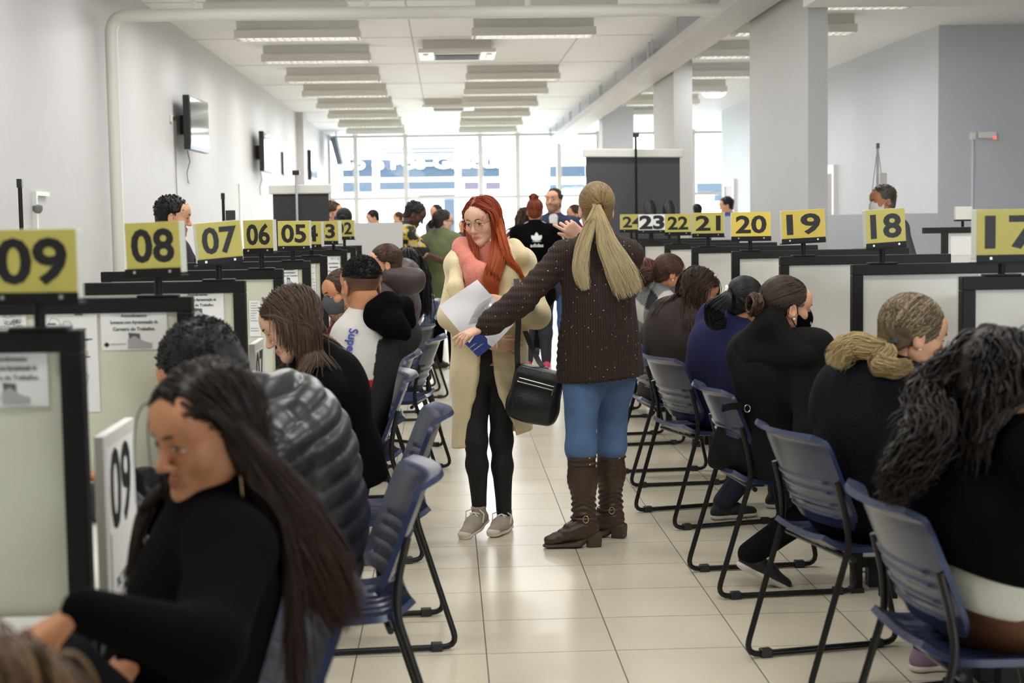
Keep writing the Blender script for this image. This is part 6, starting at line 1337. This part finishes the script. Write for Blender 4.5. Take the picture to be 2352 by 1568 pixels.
for a, L in ((0, .085), (-.75, .075), (.75, .075)): leaf(a, L, .022, c.x, c.z - .02)
for k in range(3): leaf(math.pi / 2, .1 - k * .0, .005, c.x - .05, c.z - .025 - k * .0)
e.build('emblem', m_emb, p.o)
ty = surf_y(c.x, c.z - .06) - .012; text_on('lettering', 'adidas', frame_M(Vector((c.x, ty, c.z - .062)), (1, 0, 0), (0, 0, 1)), .034, m_emb, p.o, bold=.02, depth=.003, sx=1.1)
for q in 'LR':
    S_, E = getattr(p, 'S' + q), getattr(p, 'E' + q)
    for k in range(3):
        g = MB(); off = p.u * .083; ax_ = (S_ - p.N); pts = [p.N + ax_ * t + V3((0, -.028 * (k - 1), .083 - .02 * t)) for t in np.linspace(.35, 1.05, 6)] + [S_ + (E - S_) * t + V3(((.083 if q == 'R' else -.083), -.028 * (k - 1), 0)) for t in (.2, .5, .9)]
        g.tube([Vector(v - p.rt) for v in pts], .006, 6); g.build('stripe', m_emb, p.o, smooth=True)
p = stander('woman with long brown hair partly hidden behind the track jacket', (1209, 500), 17.0, (95, 0, 0), 95, mat('wine_red_top', lin(112, 30, 42), .85), m_dtrous, 'light', True, BR, 'long'); p.finish()
p = stander('tall man in a navy jacket and white shirt looking up, behind the track jacket', (1271, 462), 16.6, (247, 12, 0), 262, mat('navy_jacket', lin(42, 52, 80), .8), mat('mid_denim', lin(66, 92, 142), .8, noise=.15), 'light', False, (lin(40, 34, 32), lin(70, 60, 54)), shoes_=mat('green_sneaker', lin(66, 150, 70), .7), sole=m_sole_w, beard=None)
sd = SD(); sd.cap(p.chest + p.cf * .08 - p.tu * .15, p.N + p.cf * .055, .06, .055, .04); p.garment('shirt', sd, m_paper, .012); sd = SD(); sd.chain([p.N + p.r * .09 + p.f * .02, p.N - p.f * .1 + p.u * .04, p.N - p.r * .09 + p.f * .02], [.045, .055, .045], .04); p.garment('hood', sd, MATS['navy_jacket'], .012); p.finish(beard=lin(60, 48, 42))
p = stander('person in a red top just visible beside the blonde woman\'s raised hand', (1318, 492), 19.0, (200, 0, 0), 200, mat('bright_red_top', lin(176, 26, 48), .8), m_djean, 'light', True, BR, 'tied'); p.finish()
# beyond the white screen and the counters
m_navj = mat('dark_blue_jacket', lin(48, 56, 82), .8); m_greyj = mat('mid_grey_jacket', lin(92, 92, 100), .8)
FAR = [('man in a dark jacket stooping beyond the white screen', (856, 500), 25.0, (200, -20, 0), 190, m_navj, 'light', False, BK, 'short', .12),
       ('person with a pale face far off beyond the white screen', (914, 500), 31.0, (180, 0, 0), 180, m_greyj, 'light', False, BR, 'short', 0),
       ('man with a shoulder bag far off between the floral shirt and the olive vest', (1001, 488), 25.0, (220, 0, 0), 220, m_greyj, 'light', False, BK, 'short', 0),
       ('dark haired person far off to the left of the red-haired woman', (1062, 520), 27.0, (260, 0, 0), 260, m_navj, 'light', True, BR, 'tied', 0),
       ('person in a blue hood beyond sign 21', (1668, 472), 24.0, (180, -10, 0), 180, mat('bright_blue_fleece', lin(48, 64, 150), .8), 'light', False, BK, 'short', 0),
       ('dark haired head far off beyond sign 21 by the right window', (1602, 484), 28.0, (90, 0, 0), 90, m_navj, 'light', False, BK, 'short', 0)]
for lab, hd, Y, lk, fc, tm, sk, fm, hr, st, ln in FAR: stander(lab, hd, Y, lk, fc, tm, m_dtrous, sk, fm, hr, st, lean=ln).finish(eyes=False)
# staff behind the counters
p = stander('man with short black hair standing behind sign 08 by the left wall', (398, 497), 9.6, (5, -8, 0), 350, mat('dark_purple_sweater', lin(48, 40, 52), .85), m_dtrous, 'light', False, BK, 'short', WR=(.12, .38, 1.0), WL=(-.1, .35, 1.05)); p.finish(beard=lin(60, 48, 42))
p = stander('man with a violet face mask beside the left grey backdrop', (766, 490), 16.5, (-10, -4, 0), 330, m_navj, m_dtrous, 'light', False, BR, 'short'); p.finish(); p.mask(mat('violet_mask', lin(62, 56, 122), .8))
p = stander('person with black hair looking down behind sign 02', (791, 506), 15.2, (85, -20, 0), 80, m_greyj, m_dtrous, 'light', True, BK, 'tied'); p.finish()
p = stander('grey-haired man with a white face mask beyond sign 18', (2027, 462), 12.6, (193, -6, 0), 195, m_greyj, m_dtrous, 'tan', False, (lin(60, 54, 48), lin(120, 110, 100)), 'short'); p.finish(); p.mask(m_paper)
# ================================================================ screens, stands and low walls
m_back = mat('backdrop_charcoal', lin(62, 62, 64), .85, noise=.03, nscale=3)
def backdrop(x0, x1, yt, yb, Y, lab, polex, poletop, tilt=0, m=m_back):
    A, B_ = P(x0, yt, Y), P(x1, yt, Y); t = empty('backdrop_screen', ((A.x + B_.x) / 2, Y, 0), 0, lab, 'backdrop'); w = B_.x - A.x; z = (A.z + B_.z) / 2
    R = Matrix.Rotation(math.radians(tilt), 3, 'Y')
    MB().box((0, 0, z - .04), (w + .06, .07, .08), R).build('roller_case', m_white, t, bevel=.01)
    MB().bx(-w / 2, w / 2, -.006, .006, .5, z - .07).build('cloth', m, t)
    MB().bx(-w / 2 - .01, w / 2 + .01, -.015, .015, .47, .5).build('bottom_bar', m_white, t)
    q = P(polex, poletop, Y - .1); g = MB(); g.tube([(q.x - t.location.x, -.1, .0), (q.x - t.location.x, -.1, q.z)], .012, 8); g.build('pole', m_black if 'right' in lab else m_alu, t, smooth=True)
    g = MB()
    for a in (0, 2.1, 4.2): g.tube([(q.x - t.location.x, -.1, .35), (q.x - t.location.x + .35 * math.cos(a), -.1 + .35 * math.sin(a), .0)], .01, 6)
    g.build('tripod', m_black, t, smooth=True); MB().bx(q.x - t.location.x - .03, q.x - t.location.x + .03, -.13, -.07, q.z - .03, q.z + .01).build('clamp', m_dark, t)
backdrop(626, 754, 424, 520, 13.8, 'small charcoal photo backdrop with white roller, left of the aisle', 680, 394)
backdrop(1345, 1561, 342, 500, 15.0, 'large charcoal photo backdrop with white roller, right of the aisle', 1460, 308, 1.0, mat('backdrop_slate', lin(82, 82, 86), .85, noise=.03, nscale=3))
def stand(px, yt, Y, lab, flag=None, m=m_black):
    q = P(px, yt, Y); t = empty('tripod_stand', (q.x, Y, 0), 0, lab, 'stand'); g = MB(); g.tube([(0, 0, .0), (0, 0, q.z)], .011, 8); g.build('pole', m, t, smooth=True); g = MB()
    for a in (.5, 2.6, 4.7): g.tube([(0, 0, .4), (.35 * math.cos(a), .35 * math.sin(a), .0)], .009, 6)
    g.build('tripod', m, t, smooth=True); MB().bx(-.013, .013, -.013, .013, q.z - .04, q.z + .005).build('clamp', m_dark, t)
    if flag: MB().bx(.015, .015 + flag, -.006, .006, .9, q.z - .12).build('screen', m_back, t)
    return t
stand(45, 413, 8.2, 'thin black stand with a rolled cord against the left wall, above sign 09'); stand(512, 445, 11.5, 'black stand holding a narrow grey screen, between signs 07 and 06', .07)
t = stand(2016, 330, 13.4, 'white pole stand with stay lines beyond sign 18', None, m_wmetal); zt = P(2016, 330, 13.4).z
g = MB(); g.tube([(0, 0, zt - .02), (-.09, 0, zt - .75)], .003, 5); g.tube([(0, 0, zt - .02), (.12, 0, zt - .9)], .003, 5); g.build('stay_line', m_grey, t, smooth=True); MB().bx(.02, .08, -.005, .005, zt - .45, zt - .25).build('tag', m_paper, t)
for px, lab in ((1493, 'left of two black speakers standing below the large backdrop'), (1537, 'right of two black speakers standing below the large backdrop')):
    q = P(px, 460, 14.5); t = empty('speaker', (q.x, 14.5, 0), 0, lab, 'speaker', 'black speakers below the large backdrop'); g = MB(); g.lathe([(.05, q.z - .28), (.062, q.z - .2), (.06, q.z - .06), (.03, q.z), (.005, q.z + .005)], (0, 0, 0), 14); g.build('case', m_dark, t, smooth=True); g = MB(); g.tube([(0, 0, 0), (0, 0, q.z - .27)], .012, 8); g.build('pole', m_black, t, smooth=True); MB().lathe([(.13, 0), (.12, .015), (.02, .02)], (0, 0, 0), 16).build('base', m_black, t, smooth=True)
A, B_ = P(800, 512, 13.6), P(924, 512, 13.6); o = MB().bx(A.x - .3, B_.x, 13.6, 13.64, .02, A.z).build('white_screen', m_wall); tag(o, 'low white partition screen standing past the last left counters', 'screen')
A, B_ = P(1580, 494, 15.6), P(2230, 488, 15.6); o = MB().bx(A.x, B_.x + 1.2, 15.6, 15.64, .0, B_.z).build('low_wall', m_wallcool); tag(o, 'long low white wall behind the right counters', 'low wall')
# second counter island at the right
t = empty('partition_panel', (P(2120, 525, 10.6).x, 10.6, 0), 0, 'black framed partition with a paper in the second island at the right', 'partition', 'black framed desk partitions'); zt = P(2170, 522, 10.6).z
f = MB(); f.bx(0, 1.8, -.02, .02, zt - .04, zt); f.bx(.13, .17, -.02, .02, 0, zt - .04); f.bx(1.76, 1.8, -.02, .02, 0, zt - .04); f.build('frame', m_black, t); MB().bx(.17, 1.76, -.006, .006, .1, zt - .04).build('panel', m_panelr, t)
MB().bx(.19, .36, -.009, -.0065, zt - .19, zt - .06).build('sheet', m_paper, t)
t = empty('number_sign', (P(2211, 520, 10.6).x, 10.6, zt), 0, 'plain grey back of a number sign in the second island, left of sign 17', 'number sign'); MB().bx(-.055, .06, -.016, .016, .05, .14).build('case', m_wmetal, t); MB().bx(-.055, .06, -.02, .02, .04, .052).build('holder', m_black, t); g = MB(); g.tube([(0, 0, .001), (0, 0, .045)], .01, 8); g.build('post', m_black, t, smooth=True)
for k, (px, pt, Y) in enumerate(((1880, 573, 9.2), (1960, 571, 9.8))):
    q = P(px, pt, Y); t = empty('partition_panel', (q.x, Y, 0), 0, ('black framed low partition just left of sign 18' if k == 0 else 'black framed low partition behind sign 18'), 'partition', 'black framed desk partitions'); L = .35
    f = MB(); f.bx(0, L, -.02, .02, q.z - .04, q.z); f.bx(0, .04, -.02, .02, 0, q.z - .04); f.bx(L - .04, L, -.02, .02, 0, q.z - .04); f.build('frame', m_black, t); MB().bx(.04, L - .04, -.006, .006, .1, q.z - .04).build('panel', m_panelr, t)
